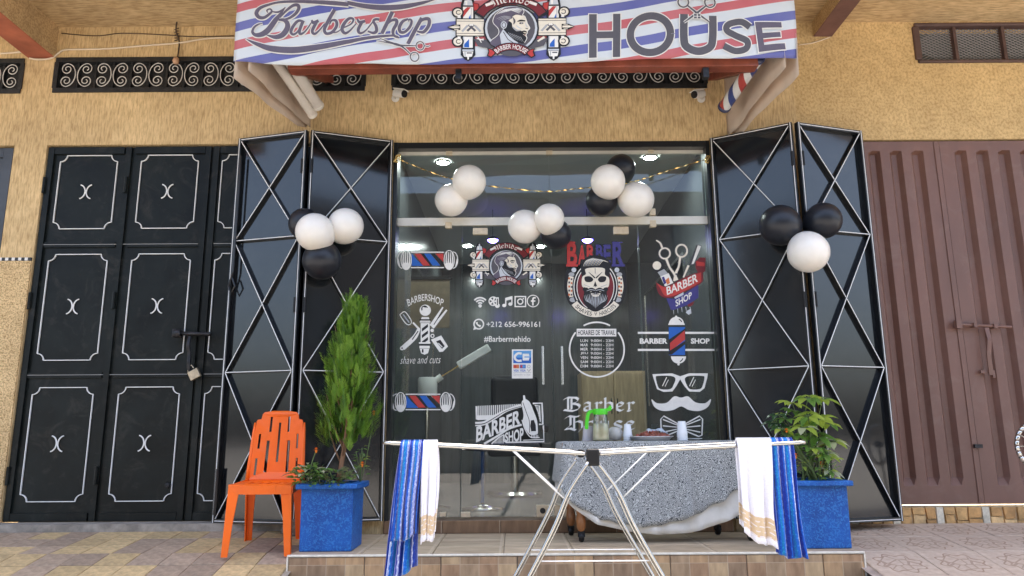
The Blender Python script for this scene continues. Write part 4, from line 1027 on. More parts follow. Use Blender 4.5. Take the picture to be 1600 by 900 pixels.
    k.disc(605, 478, 34, 'l', ry=46); k.ring(605, 478, 20, 8, 'd', ry=30); k.stroke([(752,436),(790,426),(838,432)], [8, 22, 12], 'k', 5); k.disc(796, 458, 24, 'd', ry=11); k.disc(800, 457, 7, 'w', ry=5); k.stroke([(705,385),(722,430),(712,470)], [6, 22, 8], 'd', 5); k.stroke([(740,480),(770,510),(800,522)], [6, 14, 5], 'l', 5); k.stroke([(842,520),(868,528)], 10, 'd'); k.stroke([(836,448),(850,490),(868,512)], [3, 10, 4], 'l', 5); k.stroke([(700,500),(740,540),(790,545)], [10, 20, 10], 'g', 5); k.stroke([(800,560),(830,556),(862,572)], [8, 18, 6], 'k', 5); k.stroke([(825,598),(850,600)], 8, 'm')
    k.stroke([(812,290),(826,320),(810,362),(835,378),(852,425),(864,468),(890,520),(866,552),(862,580),(848,602),(858,640),(832,692)], 7, 'w', 4)
    k.stroke([(600,275),(520,340),(488,410),(492,460),(546,530),(540,600),(460,670)], 7, 'w', 5)
    # lower ribbon and words
    for s in (-1, 1): k.poly([(685+s*170,780),(685+s*262,760),(685+s*250,800),(685+s*268,850),(685+s*220,875),(685+s*168,830)], c='k'); k.poly([(685+s*180,790),(685+s*248,770),(685+s*236,800),(685+s*250,846),(685+s*220,860),(685+s*182,825)], c='r')
    k.poly(spline([(560,800),(685,770),(810,800),(770,845),(685,858),(600,845)], 6, True), c='d')
    k.stroke(arc(685, 1000, 260, 260, 134, 46, 20), 96, 'k'); k.stroke(arc(685, 1000, 260, 260, 132, 48, 20), 78, 'm')
    k.arctext('BARBER HOUSE', 685, 1000, 232, 288, 131, 49, 'w', .012)
    tot = lambda u: 122 - 64 * u
    blackletter(k, 'Mehido', lambda u, y: (685 + (385 + (5 - y) * 5.4) * math.cos(R(tot(u))), 560 - (385 + (5 - y) * 5.4) * math.sin(R(tot(u)))), 15, 'w')
    return k.build(name, parent, 'round emblem with bearded man in profile between two barber poles')
emblem(Ink(730, 370, 11.246, YGL), 'portrait_emblem', dl)
emblem(Ink(701.1, -18.75, (7.02, 8.0), YA, bw), 'portrait_emblem', banner)
# ================================================================== stickers on the glass
A = lambda: Ink(600, 360, 3.748, YGL)
Bk = lambda: Ink(860, 360, 3.748, YGL)
def pole_h(k, dx, dy, sx):
    T = lambda p: (dx + (p[0] - 85) * sx, dy + p[1] - 115)
    Q = lambda l: [T(p) for p in l]
    k.stroke(Q([(158,128),(352,128)]), 6); k.stroke(Q([(158,218),(352,218)]), 6)
    k.poly(Q([(162,134),(162,208),(230,208),(190,170)]), c='b'); k.poly(Q([(178,136),(215,136),(272,206),(228,206)]), c='r'); k.poly(Q([(232,136),(270,136),(330,206),(285,206)]), c='b'); k.poly(Q([(300,136),(348,136),(348,186)]), c='r'); k.poly(Q([(272,136),(298,136),(346,200),(332,206)]), c='k'); k.poly(Q([(214,136),(234,136),(284,206),(270,206)]), c='k')
    for s, cx in ((-1, 130), (1, 382)):
        k.stroke(Q(arc(cx, 174, 30, 56, 0, 360, 30)), 5)
        k.stroke(Q(arc(cx + s*22, 174, 28, 48, 90 if s < 0 else -90, 270 if s < 0 else 90, 16)), 5)
        for q in (-14, -4, 6, 16): k.stroke(Q([(cx + q, 128), (cx + q*1.3, 178), (cx + q, 205)]), [4, 7, 10], 'w', 4)
        k.poly(Q([(cx-24,195),(cx-5,188),(cx+24,196),(cx+18,222),(cx,230),(cx-18,222)]), c='w')
        k.poly(Q([(cx+s*44,168),(cx+s*52,160),(cx+s*48,200),(cx+s*34,212)]), c='w')
k = A(); pole_h(k, 85, 115, 1); k.build('barber_pole_sticker', sf, 'lying barber pole, upper one on the left pane')
k = Ink(600, 580, 3.748, YGL); pole_h(k, 50, 122, 1.05); k.build('barber_pole_sticker', sf, 'lying barber pole, lower one on the left pane')

k = A()   # standing pole with razor and scissors
k.text('BARBERSHOP', 0, 0, 0, 0, 'w', .006, lambda u, v: (137 + 210*u + (u-.5)*14*(v-.5)*1.5, 446 - 34*math.sin(math.pi*u) - v*40))
k.stroke([(100,488),(125,478),(160,530),(150,552),(128,545),(96,500)], 5, 'w', 5, True); k.stroke([(112,492),(148,540)], 7, 'g'); k.stroke([(170,540),(208,580)], [10, 12])
k.stroke([(205,575),(180,625),(110,690)], [18, 26, 28], 'w', 6); k.stroke([(200,590),(165,640)], 6, 'k'); k.disc(106, 690, 12); k.disc(106, 690, 5, 'k')
k.stroke([(275,560),(345,450)], [20, 8]); k.stroke([(285,570),(368,466)], [18, 10]); k.stroke([(292,552),(340,478)], 5, 'k')
k.poly([(275,640),(335,615),(375,680),(345,710),(325,712)], c='w'); k.poly([(305,650),(330,640),(356,678),(340,694)], c='k'); k.stroke([(318,660),(342,684)], 5); k.disc(284, 618, 12, 'w'); k.disc(284, 618, 6, 'k'); k.disc(282, 586, 10, 'w')
k.disc(242, 468, 33, 'w'); k.disc(238, 460, 20, 'k'); k.disc(245, 474, 22, 'w'); k.disc(232, 456, 7, 'w')
k.poly([(222,508),(262,508),(270,530),(212,530)], c='w'); k.rect(208, 520, 274, 528, 'k'); k.rect(210, 532, 272, 540, 'w'); k.rect(215, 543, 268, 655, 'w')
for q in range(3): k.poly([(222, 575 + q*38), (258, 548 + q*38), (258, 566 + q*38), (222, 594 + q*38)], c='k')
k.rect(205, 655, 272, 664); k.rect(203, 668, 274, 674, 'k'); k.rect(208, 676, 268, 690); k.poly([(210,692),(266,692),(258,720),(238,728),(218,720)], c='w'); k.rect(222, 696, 232, 716, 'k')
k.text('shave and cuts', 0, 0, 0, 0, 'w', -.012, lambda u, v: (95 + 232*u + 10*v, 782 - 44*v - 4*u), 1.05)
k.build('pole_and_razor_sticker', sf, 'standing barber pole with crossed razor and scissors')

k = A()   # icons
for r in (14, 29, 44): k.ring(563, 438, r, 9, a0=40, a1=140, n=14)
k.disc(563, 442, 10)
k.ring(640, 415, 25, 6, n=24)
for q in range(5): k.stroke([(640, 415), (640 + 22*math.cos(R(72*q)), 415 + 22*math.sin(R(72*q)))], [6, 12])
k.stroke([(664,392),(664,432)], 16); k.disc(664, 440, 14); k.stroke([(664,400),(664,438)], 6, 'k')
k.disc(704, 440, 12, ry=10); k.disc(740, 432, 12, ry=10); k.stroke([(713,440),(713,398)], 7); k.stroke([(749,432),(749,390)], 7); k.poly([(710,396),(752,384),(752,402),(710,414)], c='w')
k.stroke(spline([(772,388),(825,388),(829,392),(829,442),(825,446),(772,446),(768,442),(768,392)], 2, True), 7, closed=True); k.ring(798, 417, 15, 7); k.disc(816, 400, 4)
k.ring(873, 414, 34, 5); k.stroke([(888,396),(876,396),(872,406),(872,440)], 9, 'w', 4); k.rect(860, 410, 886, 418)
k.build('icon_row', dl, 'row of white icons: wireless, climate, music and social media')
k = A()
k.ring(555, 549, 28, 8); k.poly([(522,584),(530,560),(548,576)], c='w'); k.stroke([(542,538),(548,552),(566,562)], [14, 7, 14], 'w', 5)
k.text('+212 656-996161', 600, 534, 914, 566, bold=.008); k.build('phone_number', dl)
k = A(); k.text('#Barbermehido', 586, 619, 858, 656, bold=.008); k.build('hashtag', dl)
k = A()   # card terminal notice
k.rect(749, 697, 871, 867, 'w'); k.rect(757, 705, 862, 778, 'a'); k.rect(757, 745, 862, 778, 'b')
k.stroke([(806,722),(785,720),(768,735),(768,752),(785,764),(806,762)], 13, 'w', 5); k.poly([(812,722),(848,722),(852,738),(846,742),(852,746),(848,762),(812,762)], c='w'); k.rect(822, 738, 852, 745, 'a')
k.rect(757, 786, 791, 808, 'o'); k.rect(795, 786, 830, 808, 'b'); k.disc(768, 797, 8, 'r'); k.disc(806, 797, 8, 'r'); k.disc(818, 797, 8, 'a'); k.ring(848, 797, 8, 3, 'g')
k.text('VISA', 758, 814, 790, 828, 'b', .02); k.text('VISA', 796, 814, 830, 828, 'b', .02); k.stroke([(840,814),(848,828),(858,812)], 3, 'd'); k.rect(757, 832, 862, 834, 'g'); k.text('PAIEMENT SECURISE', 775, 842, 856, 850, 'g'); k.ring(765, 846, 5, 2, 'g')
k.build('card_notice', dl, 'white payment card notice with blue header')
k = Ink(735, 610, 10, YGL)   # comb, clippers and BARBER SHOP
k.poly([(80,245),(85,450),(120,465),(290,455),(420,400),(560,330),(790,240),(785,212),(700,235),(540,300),(440,350),(360,385),(110,390),(108,250)], c='w')
for q in range(23):
    x = 115 + 30*q; yb = 392 - max(0, (x - 330)) * .36; k.rect(x, 242 - q*1.4, x + 15, max(yb, 246), 'w')
k.stroke([(75,508),(220,495),(380,400),(560,310),(800,245)], [30, 34, 34, 34, 30], 'w', 6); k.stroke([(75,550),(230,530),(420,420),(580,320),(790,252)], [20]*5, 'w', 6); k.stroke([(75,530),(225,512),(400,412),(570,316),(795,248)], [9]*5, 'k', 6)
bx = lambda u: 88 + 690*u
wy = lambda u: 800 - 330*(u**.85)
k.text('BARBER', 0, 0, 0, 0, 'w', .03, lambda u, v: (bx(u) + 6*v, 815 - 300*u + 10*math.sin(math.pi*u) - v*(245 - 20*u)))
k.stroke([(215,835),(420,715),(600,600),(800,535)], [32]*4, 'w', 6); k.stroke([(330,835),(440,740),(530,690)], [16, 20, 14], 'w', 5)
for q in range(9): k.rect(350 + 20*q, 800 - 11*q, 358 + 20*q, 830, 'w')
k.text('SHOP', 0, 0, 0, 0, 'w', .03, lambda u, v: (540 + 290*u, 805 - 8*u - v*(140 + 80*u)))
k.stroke([(525,700),(525,790),(560,812),(1150,800),(1140,548)], 22, 'w'); k.stroke([(825,778),(1140,765)], 12, 'w')
k.poly(spline([(800,200),(830,150),(870,140),(930,190),(990,330),(1040,470),(1055,650),(1030,690),(930,690),(860,600),(820,480),(830,380)], 6, True), c='w'); k.poly([(822,80),(850,76),(862,140),(826,150)], c='w')
k.poly([(945,470),(990,460),(1020,540),(1025,635),(950,640),(935,560)], c='k'); k.stroke([(820,190),(880,360),(920,480),(925,660)], 9, 'k', 6); k.stroke([(806,460),(850,600),(940,730),(1080,735)], 14, 'w', 5)
for q in range(5): k.rect(950 + 24*q, 700, 962 + 24*q, 745, 'w')
k.stroke([(975,205),(1118,200),(1128,400),(1130,528),(1070,530)], 26, 'w'); k.stroke([(1005,235),(1080,240),(1092,490)], 16, 'w')
for q in range(4): k.stroke([(1018 + 17*q, 245), (1050 + 10*q, 330 + 40*q)], 7, 'w')
k.build('comb_and_clippers_sticker', dl, 'white comb and clippers with the words barber shop')

# ---- right door
k = Ink(880, 370, 6.927, YGL)
SPEC = [('B', 42, 52, 152, 322, 'r'), ('A', 160, 88, 246, 300, 'r'), ('R', 254, 86, 346, 250, 'r'), ('B', 354, 86, 430, 250, 'n'), ('E', 436, 86, 514, 300, 'n'), ('R', 534, 55, 660, 322, 'n')]
for ch_, x0, y0, x1, y1, c in SPEC: k.text(ch_, x0 - 8, y0 - 8, x1 + 8, y1 + 8, 'k', .06)
for ch_, x0, y0, x1, y1, c in SPEC:
    k.text(ch_, x0, y0, x1, y1, c, .035); 
    if y1 > 310: k.rect(x0 - 10, y1 - 24, x1 + 8, y1, c); k.rect(x0 - 4, y0, x1 - 20, y0 + 14, c)
for s, cx in ((-1, 85), (1, 610)):
    k.stroke([(cx - s*8, 360), (cx + s*24, 420), (cx + s*30, 560), (cx - s*5, 690), (cx - s*40, 730)], [70, 78, 84, 80, 60], 'k', 5)
    k.stroke([(cx - s*2, 430), (cx + s*14, 540), (cx - s*8, 650)], [52, 56, 54], 'c', 5)
    for q in range(5): k.rect(cx - 22 + s*8, 440 + 44*q, cx - 2 + s*8, 462 + 44*q, 'o' if q % 2 == 0 else 'd'); k.rect(cx + 2 + s*6, 450 + 42*q, cx + 20 + s*6, 470 + 42*q, 'd' if q % 2 == 0 else 'o')
    k.disc(cx - s*30, 360, 26, 'l'); k.disc(cx - s*4, 408, 32, 'g', ry=22); k.disc(cx - s*20, 682, 36, 'g', ry=26)
k.disc(348, 560, 250, 'k', ry=290); k.disc(348, 545, 205, 'm', ry=250)
k.stroke(arc(348, 545, 232, 268, 128, 412, 60), 10, 'w'); k.stroke(arc(348, 545, 200, 250, 125, 415, 60), 8, 'w')
k.stroke(arc(348, 560, 278, 274, 214, 326, 40), 92, 'k'); k.stroke(arc(348, 560, 278, 274, 215, 325, 40), 74, 'c')
k.text('SHAVES', 0, 0, 0, 0, 'k', .01, lambda u, v: (348 + (300 - 46*v) * math.cos(R(222 + 40*u)), 560 - (300 - 46*v) * math.sin(R(222 + 40*u))))
k.text('HAIRCUTS', 0, 0, 0, 0, 'k', .01, lambda u, v: (348 + (300 - 46*v) * math.cos(R(279 + 40*u)), 560 - (300 - 46*v) * math.sin(R(279 + 40*u))))
k.stroke([(340,820),(350,852),(362,820)], 8, 'k')
# skull, hair and beard
k.poly(spline([(190,330),(205,265),(270,215),(350,200),(450,225),(515,290),(505,340),(500,470),(470,600),(480,700),(420,780),(350,812),(280,785),(215,700),(225,600),(205,480)], 5, True), c='k')
k.poly(spline([(240,350),(340,335),(445,345),(450,410),(495,450),(490,540),(440,555),(410,600),(350,575),(290,600),(265,555),(205,540),(205,440),(245,405)], 4, True), c='c')
k.stroke([(275,385),(335,440),(345,450)], [4, 14, 4], 'k', 4); k.stroke([(420,385),(362,440),(350,450)], [4, 14, 4], 'k', 4); k.stroke([(344,340),(346,400)], 6, 'd')
k.poly(spline([(235,435),(290,430),(325,462),(300,490),(250,490),(230,465)], 4, True), c='k'); k.poly(spline([(375,462),(405,430),(460,435),(462,468),(440,490),(395,492)], 4, True), c='k')
k.poly([(345,480),(325,542),(340,535),(346,548),(354,535),(368,542)], c='k'); k.stroke([(225,520),(290,545)], 6, 'g'); k.stroke([(470,520),(405,545)], 6, 'g')
for s in (-1, 1): k.stroke([(348,588),(348+s*45,572),(348+s*95,590),(348+s*130,570),(348+s*112,548)], [26, 40, 30, 16, 8], 'k', 5); k.stroke([(350,584),(348+s*50,574),(348+s*95,588)], [6, 10, 5], 'g', 5)
k.poly(spline([(300,612),(350,622),(400,612),(380,645),(350,652),(318,645)], 4, True), c='c'); k.stroke([(310,625),(390,625)], 5, 'k')
for q in range(15):
    x = 225 + 18*q; k.stroke([(x, 600 + abs(q-7)*5), (x + (7-q)*3, 690), (348 + (x-348)*.55, 775 - abs(q-7)*9)], [2, 8, 2], 'l' if q % 2 else 'g', 5)
for q in range(13): k.stroke([(215 + 14*q, 322 - q*.5), (250 + 15*q, 262 - 14*math.sin(q*.26)), (330 + 13*q, 232 + 4*q)], [2, 8, 2], 'l' if q % 2 else 'c', 5)
k.build('skull_sticker', dr, 'bearded skull in an oval with the red and blue word barber')

k = Bk()   # opening hours
k.stroke(arc(272, 698, 160, 160, 61, 119, 14), 9, 'w'); k.stroke(arc(272, 698, 160, 160, 141, 399, 60), 9, 'w')
k.rect(154, 576, 386, 621, 'w'); k.text('HORAIRES DE TRAVAIL', 161, 584, 379, 613, 'k', .02)
for q, (d_, h_) in enumerate((('LUN', '9:00H - 23H'), ('MAR', '9:00H - 22H'), ('MER', '9:00H - 22H'), ('JEU', '9:00H - 22H'), ('VEN', '9:00H - 22H'), ('SAM', '9:00H - 22H'), ('DIM', '9:00H - 22H'))):
    y = 638 + q*24.8; k.text(d_, 176, y, 220, y + 16, 'w', .010); k.text(h_, 236, y, 368, y + 16, 'w', .008)
k.build('opening_hours', dr, 'white ring with the opening hours of the week')
k = Ink(860, 600, 6.154, YGL)
blackletter(k, 'Barber', lambda u, y: (130 + 690*u, 262 - (10 - y) * 9.0), 27); blackletter(k, 'House', lambda u, y: (140 + 690*u, 446 - (10 - y) * 9.4), 27)
k.build('gothic_lettering', dr, 'white gothic lettering reading Barber House')

# ---- right pane
k = Ink(1010, 370, 6.927, YGL)
k.poly([(575,225),(640,225),(636,370),(600,400),(600,480),(530,330),(530,270)], c='m'); k.poly([(540,265),(632,280),(628,320),(545,315)], c='r')
for c, d in (('d', 12), ('c', 0)):
    k.ring(198, 180, 57, 16 + d, c); k.ring(380, 152, 60, 18 + d, c, ry=66)
    k.stroke([(170,120),(150,70),(105,38)], [22 + d, 16 + d, 12 + d], c, 5); k.stroke([(215,240),(250,330),(300,400),(330,470)], [26 + d, 20 + d, 24 + d, 30 + d], c, 5); k.stroke([(365,215),(350,320),(320,390),(300,480)], [26 + d, 20 + d, 26 + d, 22 + d], c, 5)
    k.stroke([(455,310),(400,440)], [22 + d, 16 + d], c)
k.poly([(545,85),(598,98),(515,300),(480,310),(465,290)], c='d'); k.poly([(556,92),(592,102),(512,292),(488,296)], c='w'); k.stroke([(548,92),(470,300)], 6, 'k')
k.disc(125, 320, 62, 'k'); k.disc(113, 312, 46, 'c'); k.poly([(120,385),(190,350),(235,400),(160,440)], c='g'); k.poly([(150,430),(240,395),(290,500),(200,540)], c='w'); k.poly([(165,440),(190,430),(215,500),(190,520)], c='n'); k.poly([(205,470),(240,440),(255,500),(225,520)], c='o')
k.disc(322, 405, 10, 'd'); k.poly([(440,800),(480,780),(485,830),(455,845),(425,820)], c='l')
for q in range(5): k.stroke([(290 + 45*q, 760), (296 + 45*q, 840 - 12*q)], [8, 3], 'l')
k.poly([(430,730),(520,700),(500,740),(460,760)], c='m')
k.poly(spline([(100,470),(120,590),(180,655),(290,655),(430,590),(600,495),(605,375)], 5) + spline([(600,372),(430,430),(260,520),(180,535),(110,500)], 5), c='m')
k.poly(spline([(108,500),(150,560),(200,640),(290,640),(430,578),(592,488)], 5) + spline([(590,385),(440,445),(270,530),(190,545),(108,500)], 5), c='r')
k.text('BARBER', 0, 0, 0, 0, 'w', .02, lambda u, v: (222 + 335*u - 8*v, 632 - 148*u + 8*math.sin(math.pi*u) - v*(88 + 4*u)))
k.poly([(215,665),(300,672),(420,610),(560,520),(562,660),(440,740),(290,795),(262,790)], c='n'); k.poly([(300,655),(400,600),(400,630),(310,672)], c='l')
k.text('SHOP', 0, 0, 0, 0, 'w', .02, lambda u, v: (318 + 175*u - 6*v, 760 - 95*u - v*72))
k.build('scissors_and_ribbon_sticker', sf, 'scissors, brush and razor behind red and blue ribbons')
k = Bk()
for y in (600, 700): k.rect(512, y - 6, 692, y + 6); k.rect(790, y - 6, 960, y + 6)
k.poly(arc(738, 548, 44, 42, 0, 180, 16), c='w'); k.stroke([(690,550),(786,550)], 8); k.disc(736, 506, 7); k.stroke(arc(742, 546, 28, 28, 20, 70, 8), 6, 'k')
k.rect(693, 566, 788, 730, 'b'); k.poly([(693,640),(788,575),(788,640),(700,705),(693,700)], c='k'); k.poly([(700,660),(786,585),(788,640),(700,708)], c='r'); k.poly([(693,708),(788,648),(788,668),(710,728),(693,728)], c='k')
k.poly(arc(750, 738, 44, 42, 180, 360, 16), c='w'); k.disc(750, 784, 7); k.stroke(arc(748, 742, 28, 28, 290, 345, 8), 6, 'k')
k.text('BARBER', 523, 632, 685, 664, bold=.04); k.text('SHOP', 822, 632, 932, 664, bold=.04); k.build('pole_word_sticker', sf, 'blue and red pole between the words barber and shop')
k = Ink(860, 580, 3, YGL)
G = [(478,14),(570,10),(608,24),(650,10),(738,10),(735,32),(722,80),(700,97),(650,95),(628,70),(608,38),(590,70),(572,95),(530,97),(500,84),(484,36)]
lens = lambda s: [(608+s*104,22),(608+s*45,22),(608+s*22,34),(608+s*30,62),(608+s*46,84),(608+s*92,84),(608+s*106,66),(608+s*114,30)]
k.poly(G, spline(lens(-1), 3, True), spline(lens(1), 3, True), c='w')
for cx in (525, 652): k.stroke([(cx, 70), (cx + 20, 28)], 4); k.stroke([(cx + 12, 72), (cx + 28, 40)], 3)
k.poly(spline([(474,132),(500,150),(545,148),(580,118),(612,124),(645,118),(680,146),(725,150),(752,130),(740,165),(700,186),(650,182),(613,165),(575,182),(525,186),(488,168)], 4, True), c='w')
for s in (-1, 1):
    k.stroke([(615+s*95,300),(615+s*98,225),(615+s*84,210),(615+s*20,245),(615+s*18,280),(615+s*80,306)], 6, closed=True)
    for q in range(3): k.stroke([(615+s*22, 252 + 10*q), (615+s*88, 226 + 30*q)], [4, 6])
k.build('glasses_and_moustache_sticker', sf, 'white glasses, moustache and bow tie')
# ================================================================== balloons and garland
def fwd(p): return (Vector(p) - Vector((0, CAM_Y, CAM_Z))).dot(_f)
def balloon(px, py, rpx, Y, m, label, knot=(0, .4, -1), group='balloons on the shop front'):
    c = wp(px, py, Y); r = rpx / FPX * fwd(c); k = Vector(knot).normalized()
    prof = []
    for i in range(19):
        a = math.pi * i / 18; q = math.sin(a); z = math.cos(a)
        prof.append((r * q * (1 - .09 * max(0, -z) ** 1.3), r * (z if z > 0 else z * 1.13)))
    prof += [(.006, -r * 1.14), (.009, -r * 1.14 - .012), (.003, -r * 1.14 - .016)]
    mb = MB(); mb.lathe((0, 0, 0), prof, 32)
    me = mb.mesh('balloon', m, smooth=True); o = link('balloon', me); o.location = c
    o.rotation_euler = (-k).to_track_quat('Z', 'Y').to_euler()
    return tag(o, label, 'balloon', group)
W, K = M_BAL_W, M_BAL_B
balloon(476, 350, 25, -.33, K, 'black balloon hidden behind the white pair on the left shutter', (.6, .2, -.6))
balloon(492, 363, 30, -.47, W, 'front white balloon of the bunch on the left shutter', (.4, .6, -.3))
balloon(540, 353, 28, -.36, W, 'rear right white balloon of the bunch on the left shutter', (-.6, .4, -.5))
balloon(503, 407, 30, -.36, K, 'lower black balloon of the bunch on the left shutter', (.1, .5, .8))
balloon(733, 284, 26.5, -.16, W, 'upper white balloon of the pair near the left ceiling light', (-.3, .6, -.6))
balloon(705, 313, 25.5, -.06, W, 'lower white balloon of the pair near the left ceiling light', (.5, .6, .5))
balloon(820, 354, 26.5, -.08, W, 'left white balloon of the bunch over the door tops', (.7, .5, .2))
balloon(858, 342, 24, -.17, W, 'right white balloon of the bunch over the door tops', (-.1, .6, -.6))
balloon(869, 366, 24, -.05, K, 'black balloon of the bunch over the door tops', (-.5, .3, .6))
balloon(950, 284, 27, -.20, W, 'front white balloon of the right bunch under the awning', (.3, .6, -.4))
balloon(994, 312, 28, -.10, W, 'lower white balloon of the right bunch under the awning', (-.6, .4, .5))
balloon(970, 264, 23, -.04, K, 'upper black balloon of the right bunch under the awning', (.1, .4, -.6))
balloon(940, 314, 25, -.03, K, 'lower black balloon of the right bunch under the awning', (.4, .4, .6))
balloon(1219, 352, 32, -.44, K, 'left black balloon of the bunch on the right shutter', (.7, .4, -.2))
balloon(1286, 345, 28.5, -.42, K, 'right black balloon of the bunch on the right shutter', (-.6, .4, -.4))
balloon(1263, 394, 32, -.55, W, 'white balloon of the bunch on the right shutter', (-.1, .5, .8))
gp = [(619, 246, .0), (640, 256, -.02), (700, 278, -.03), (760, 290, -.03), (850, 299, -.03), (900, 295, -.03), (960, 290, -.03), (1000, 281, -.03), (1050, 265, -.02), (1107, 248, .0)]
gpts = [Vector(p) for p in spline([tuple(wp(a, b, c)) for a, b, c in gp], 14)]
mb = MB(); prev = None
for i, p in enumerate(gpts):   # a flat twisted foil band
    a = i * .9; v = Vector((0, math.cos(a), math.sin(a))) * .0065
    mb.v += [tuple(p + v), tuple(p - v)]
    if i: b = 2 * i; mb.f.append([b-2, b-1, b+1, b]); mb.m.append(0)
g = mb.build('garland', M_GOLD); g.modifiers.new('thickness', 'SOLIDIFY').thickness = .0012
tag(g, 'twisted gold foil garland strung across the top glass', 'garland')
for px, py, lab in ((621, 248, 'gold foil knot at the left end of the garland'), (1106, 249, 'gold foil knot at the right end of the garland')):
    c = wp(px, py, -.02); mb = MB()
    for q in range(3): mb.tube([c + Vector((.022 * math.cos(R(t)) * (1 + .2*q), -.008 * q, .035 * math.sin(R(t + 40*q)))) for t in range(0, 360, 30)], .0035, 5, closed=True)
    tag(mb.build('garland_knot', M_GOLD, loc=c, smooth=True), lab, 'knot', 'garland knots')

# ================================================================== small things on the wall
M_CAMW = mat('camera_shell', (.72, .70, .65), .35)
for px, py, s, lab in ((625, 146, 1, 'white security camera on the wall above the left end of the shop glass'), (1091, 147, -1, 'white security camera on the wall above the right end of the shop glass')):
    c = wp(px, py, -.14); t = thing('security_camera', lab, 'camera', tuple(c), 'security cameras')
    d = Vector((s * .75, -.45, -.30)).normalized(); a = c - d * .055; b = c + d * .045
    MB().tube([a, b], .034, 16).build('housing', M_CAMW, t, ang=40); MB().tube([b, b + d * .012], .031, 16).build('lens', M_BLACKPL, t, ang=40)
    MB().bar(a + Vector((0, 0, .033)), b + d * .03 + Vector((0, 0, .033)), .07, .006, up=(0, 0, 1)).build('sun_shield', M_CAMW, t)
    MB().tube([c + Vector((-s * .06, .02, .0)), c + Vector((-s * .06, .09, .02)), (c.x - s * .06, -.004, c.z + .02)], .011, 8).build('bracket', M_CAMW, t, smooth=True)
    MB().lathe((c.x - s * .06, -.012, c.z + .02), [(0, 0), (.034, 0), (.034, .011)], 16, axis='Y').build('mount_plate', M_CAMW, t)
def wire(name, pts, r, m, label, cat='cable', n=8):
    p = [Vector(q) for q in spline([tuple(wp(*q)) for q in pts], n)]
    return tag(MB().tube(p, r, 6).build(name, m, loc=p[0], smooth=True), label, cat)
M_CABW = mat('cable_cream', (.70, .60, .45), .6); M_CABD = mat('cable_dark', (.07, .045, .03), .6)
wire('cable', [(-30, 86, -.012), (10, 83, -.012), (37, 81, -.012)], .008, M_CABW, 'cream cable at the far left beyond the red beam')
wire('cable', [(46, 91, -.012), (60, 93, -.012), (80, 91, -.012), (90, 84, -.012), (101, 78, -.012), (130, 77, -.012), (170, 76, -.012), (230, 71, -.012), (280, 67, -.012), (325, 60, -.012), (372, 59, -.012)], .008, M_CABW, 'cream cable sagging along the wall over the long vent')
wire('cable', [(96, 52, -.008), (150, 56, -.008), (190, 52, -.008), (250, 54, -.008), (300, 57, -.008), (365, 56, -.008)], .004, M_CABD, 'thin dark wire along the wall below the soffit at the left')
wire('cable', [(1248, 70, -.01), (1270, 67, -.01), (1297, 58, -.01)], .005, M_CABW, 'short cream cable from the awning to the brown beam')
wire('cable', [(1322, 26, -.012), (1420, 24, -.012), (1520, 27, -.012), (1620, 26, -.012)], .005, M_CABD, 'thin dark wire on the wall at the upper right')
pb = thing('bulb_holder', 'small bulb holder dangling on a dark twisted wire over the long vent', 'bulb holder', tuple(wp(275, 95, -.03)))
p = [Vector(q) for q in spline([tuple(wp(*q)) for q in ((290, -14, -.42), (283, 0, -.30), (277, 30, -.10), (275, 47, -.02), (279, 60, -.012), (280, 70, -.014), (277, 92, -.03))], 8)]
MB().tube(p, .006, 6).build('wire', M_CABD, pb, smooth=True)
mb = MB(); mb.tube([wp(276, 44 + 2.2*q, -.012) + Vector((.02 * (-1) ** q, 0, 0)) for q in range(10)], .004, 5); mb.build('wire_twist', M_CABD, pb)
c = wp(275, 95, -.03); MB().lathe(c, [(.008, .03), (.022, .025), (.028, 0), (.022, -.026), (0, -.028)], 14).build('socket', mat('socket_tan', (.55, .33, .2), .5), pb, smooth=True)
# barber poles and rolled tubes hanging under the awning
M_POLE = mat('barber_pole_print', (.7, .7, .7), .35); N = NT(M_POLE); tc = N.n('TexCoord'); sp = N.n('SeparateXYZ'); N.l(tc.outputs['Object'], sp.inputs[0])
an = N.math('DIVIDE', N.math('ARCTAN2', sp.outputs[1], sp.outputs[0]), 2 * math.pi); f_ = N.math('FRACT', N.math('ADD', N.math('ADD', an, N.math('MULTIPLY', sp.outputs[2], 2.6)), 10.35))
N.l(N.ramp(f_, [(0, (.68, .68, .66)), (.26, (.04, .06, .20)), (.50, (.68, .68, .66)), (.74, (.42, .06, .05))], True), N.b.inputs['Base Color'])
def hang_tube(name, a, b, r, m, label, capm):
    a, b = Vector(a), Vector(b); d = b - a; L = d.length
    t = thing(name, label, 'barber pole' if 'pole' in name else 'tube', tuple(a)); t.rotation_euler = d.to_track_quat('Z', 'Y').to_euler()
    ORIG[t.name] = Vector()
    MB().lathe((0, 0, .03), [(r, 0), (r, L - .06)], 20).build('shaft', m, t, smooth=True)
    for z, s in ((0, 1), (L - .03, -1)): MB().lathe((0, 0, z), [(0, 0), (r * .9, .0), (r * 1.12, .01), (r * 1.12, .03), (0, .03)], 20).build('end_cap', capm, t, ang=40)
hang_tube('barber_pole', wp(1186, 88, -.98), wp(1131, 168, -.35), .048, M_POLE, 'striped red, white and blue pole under the right end of the awning', mat('pole_cap_navy', (.03, .035, .09), .4))
M_TUBEW = mat('tube_cream', (.62, .57, .50), .5, var=.06, vscale=8)
M_POLE2 = M_POLE
hang_tube('barber_pole', wp(447, 85, -.98), wp(497, 166, -.40), .045, mat('pole_cream', (.60, .55, .49), .4, var=.05, vscale=8), 'pale pole under the left end of the awning, nearer the frame', M_TUBEW)
hang_tube('rolled_tube', wp(424, 86, -1.0), wp(489, 180, -.36), .035, M_TUBEW, 'cream tube beside the left side cloth of the awning', M_TUBEW)

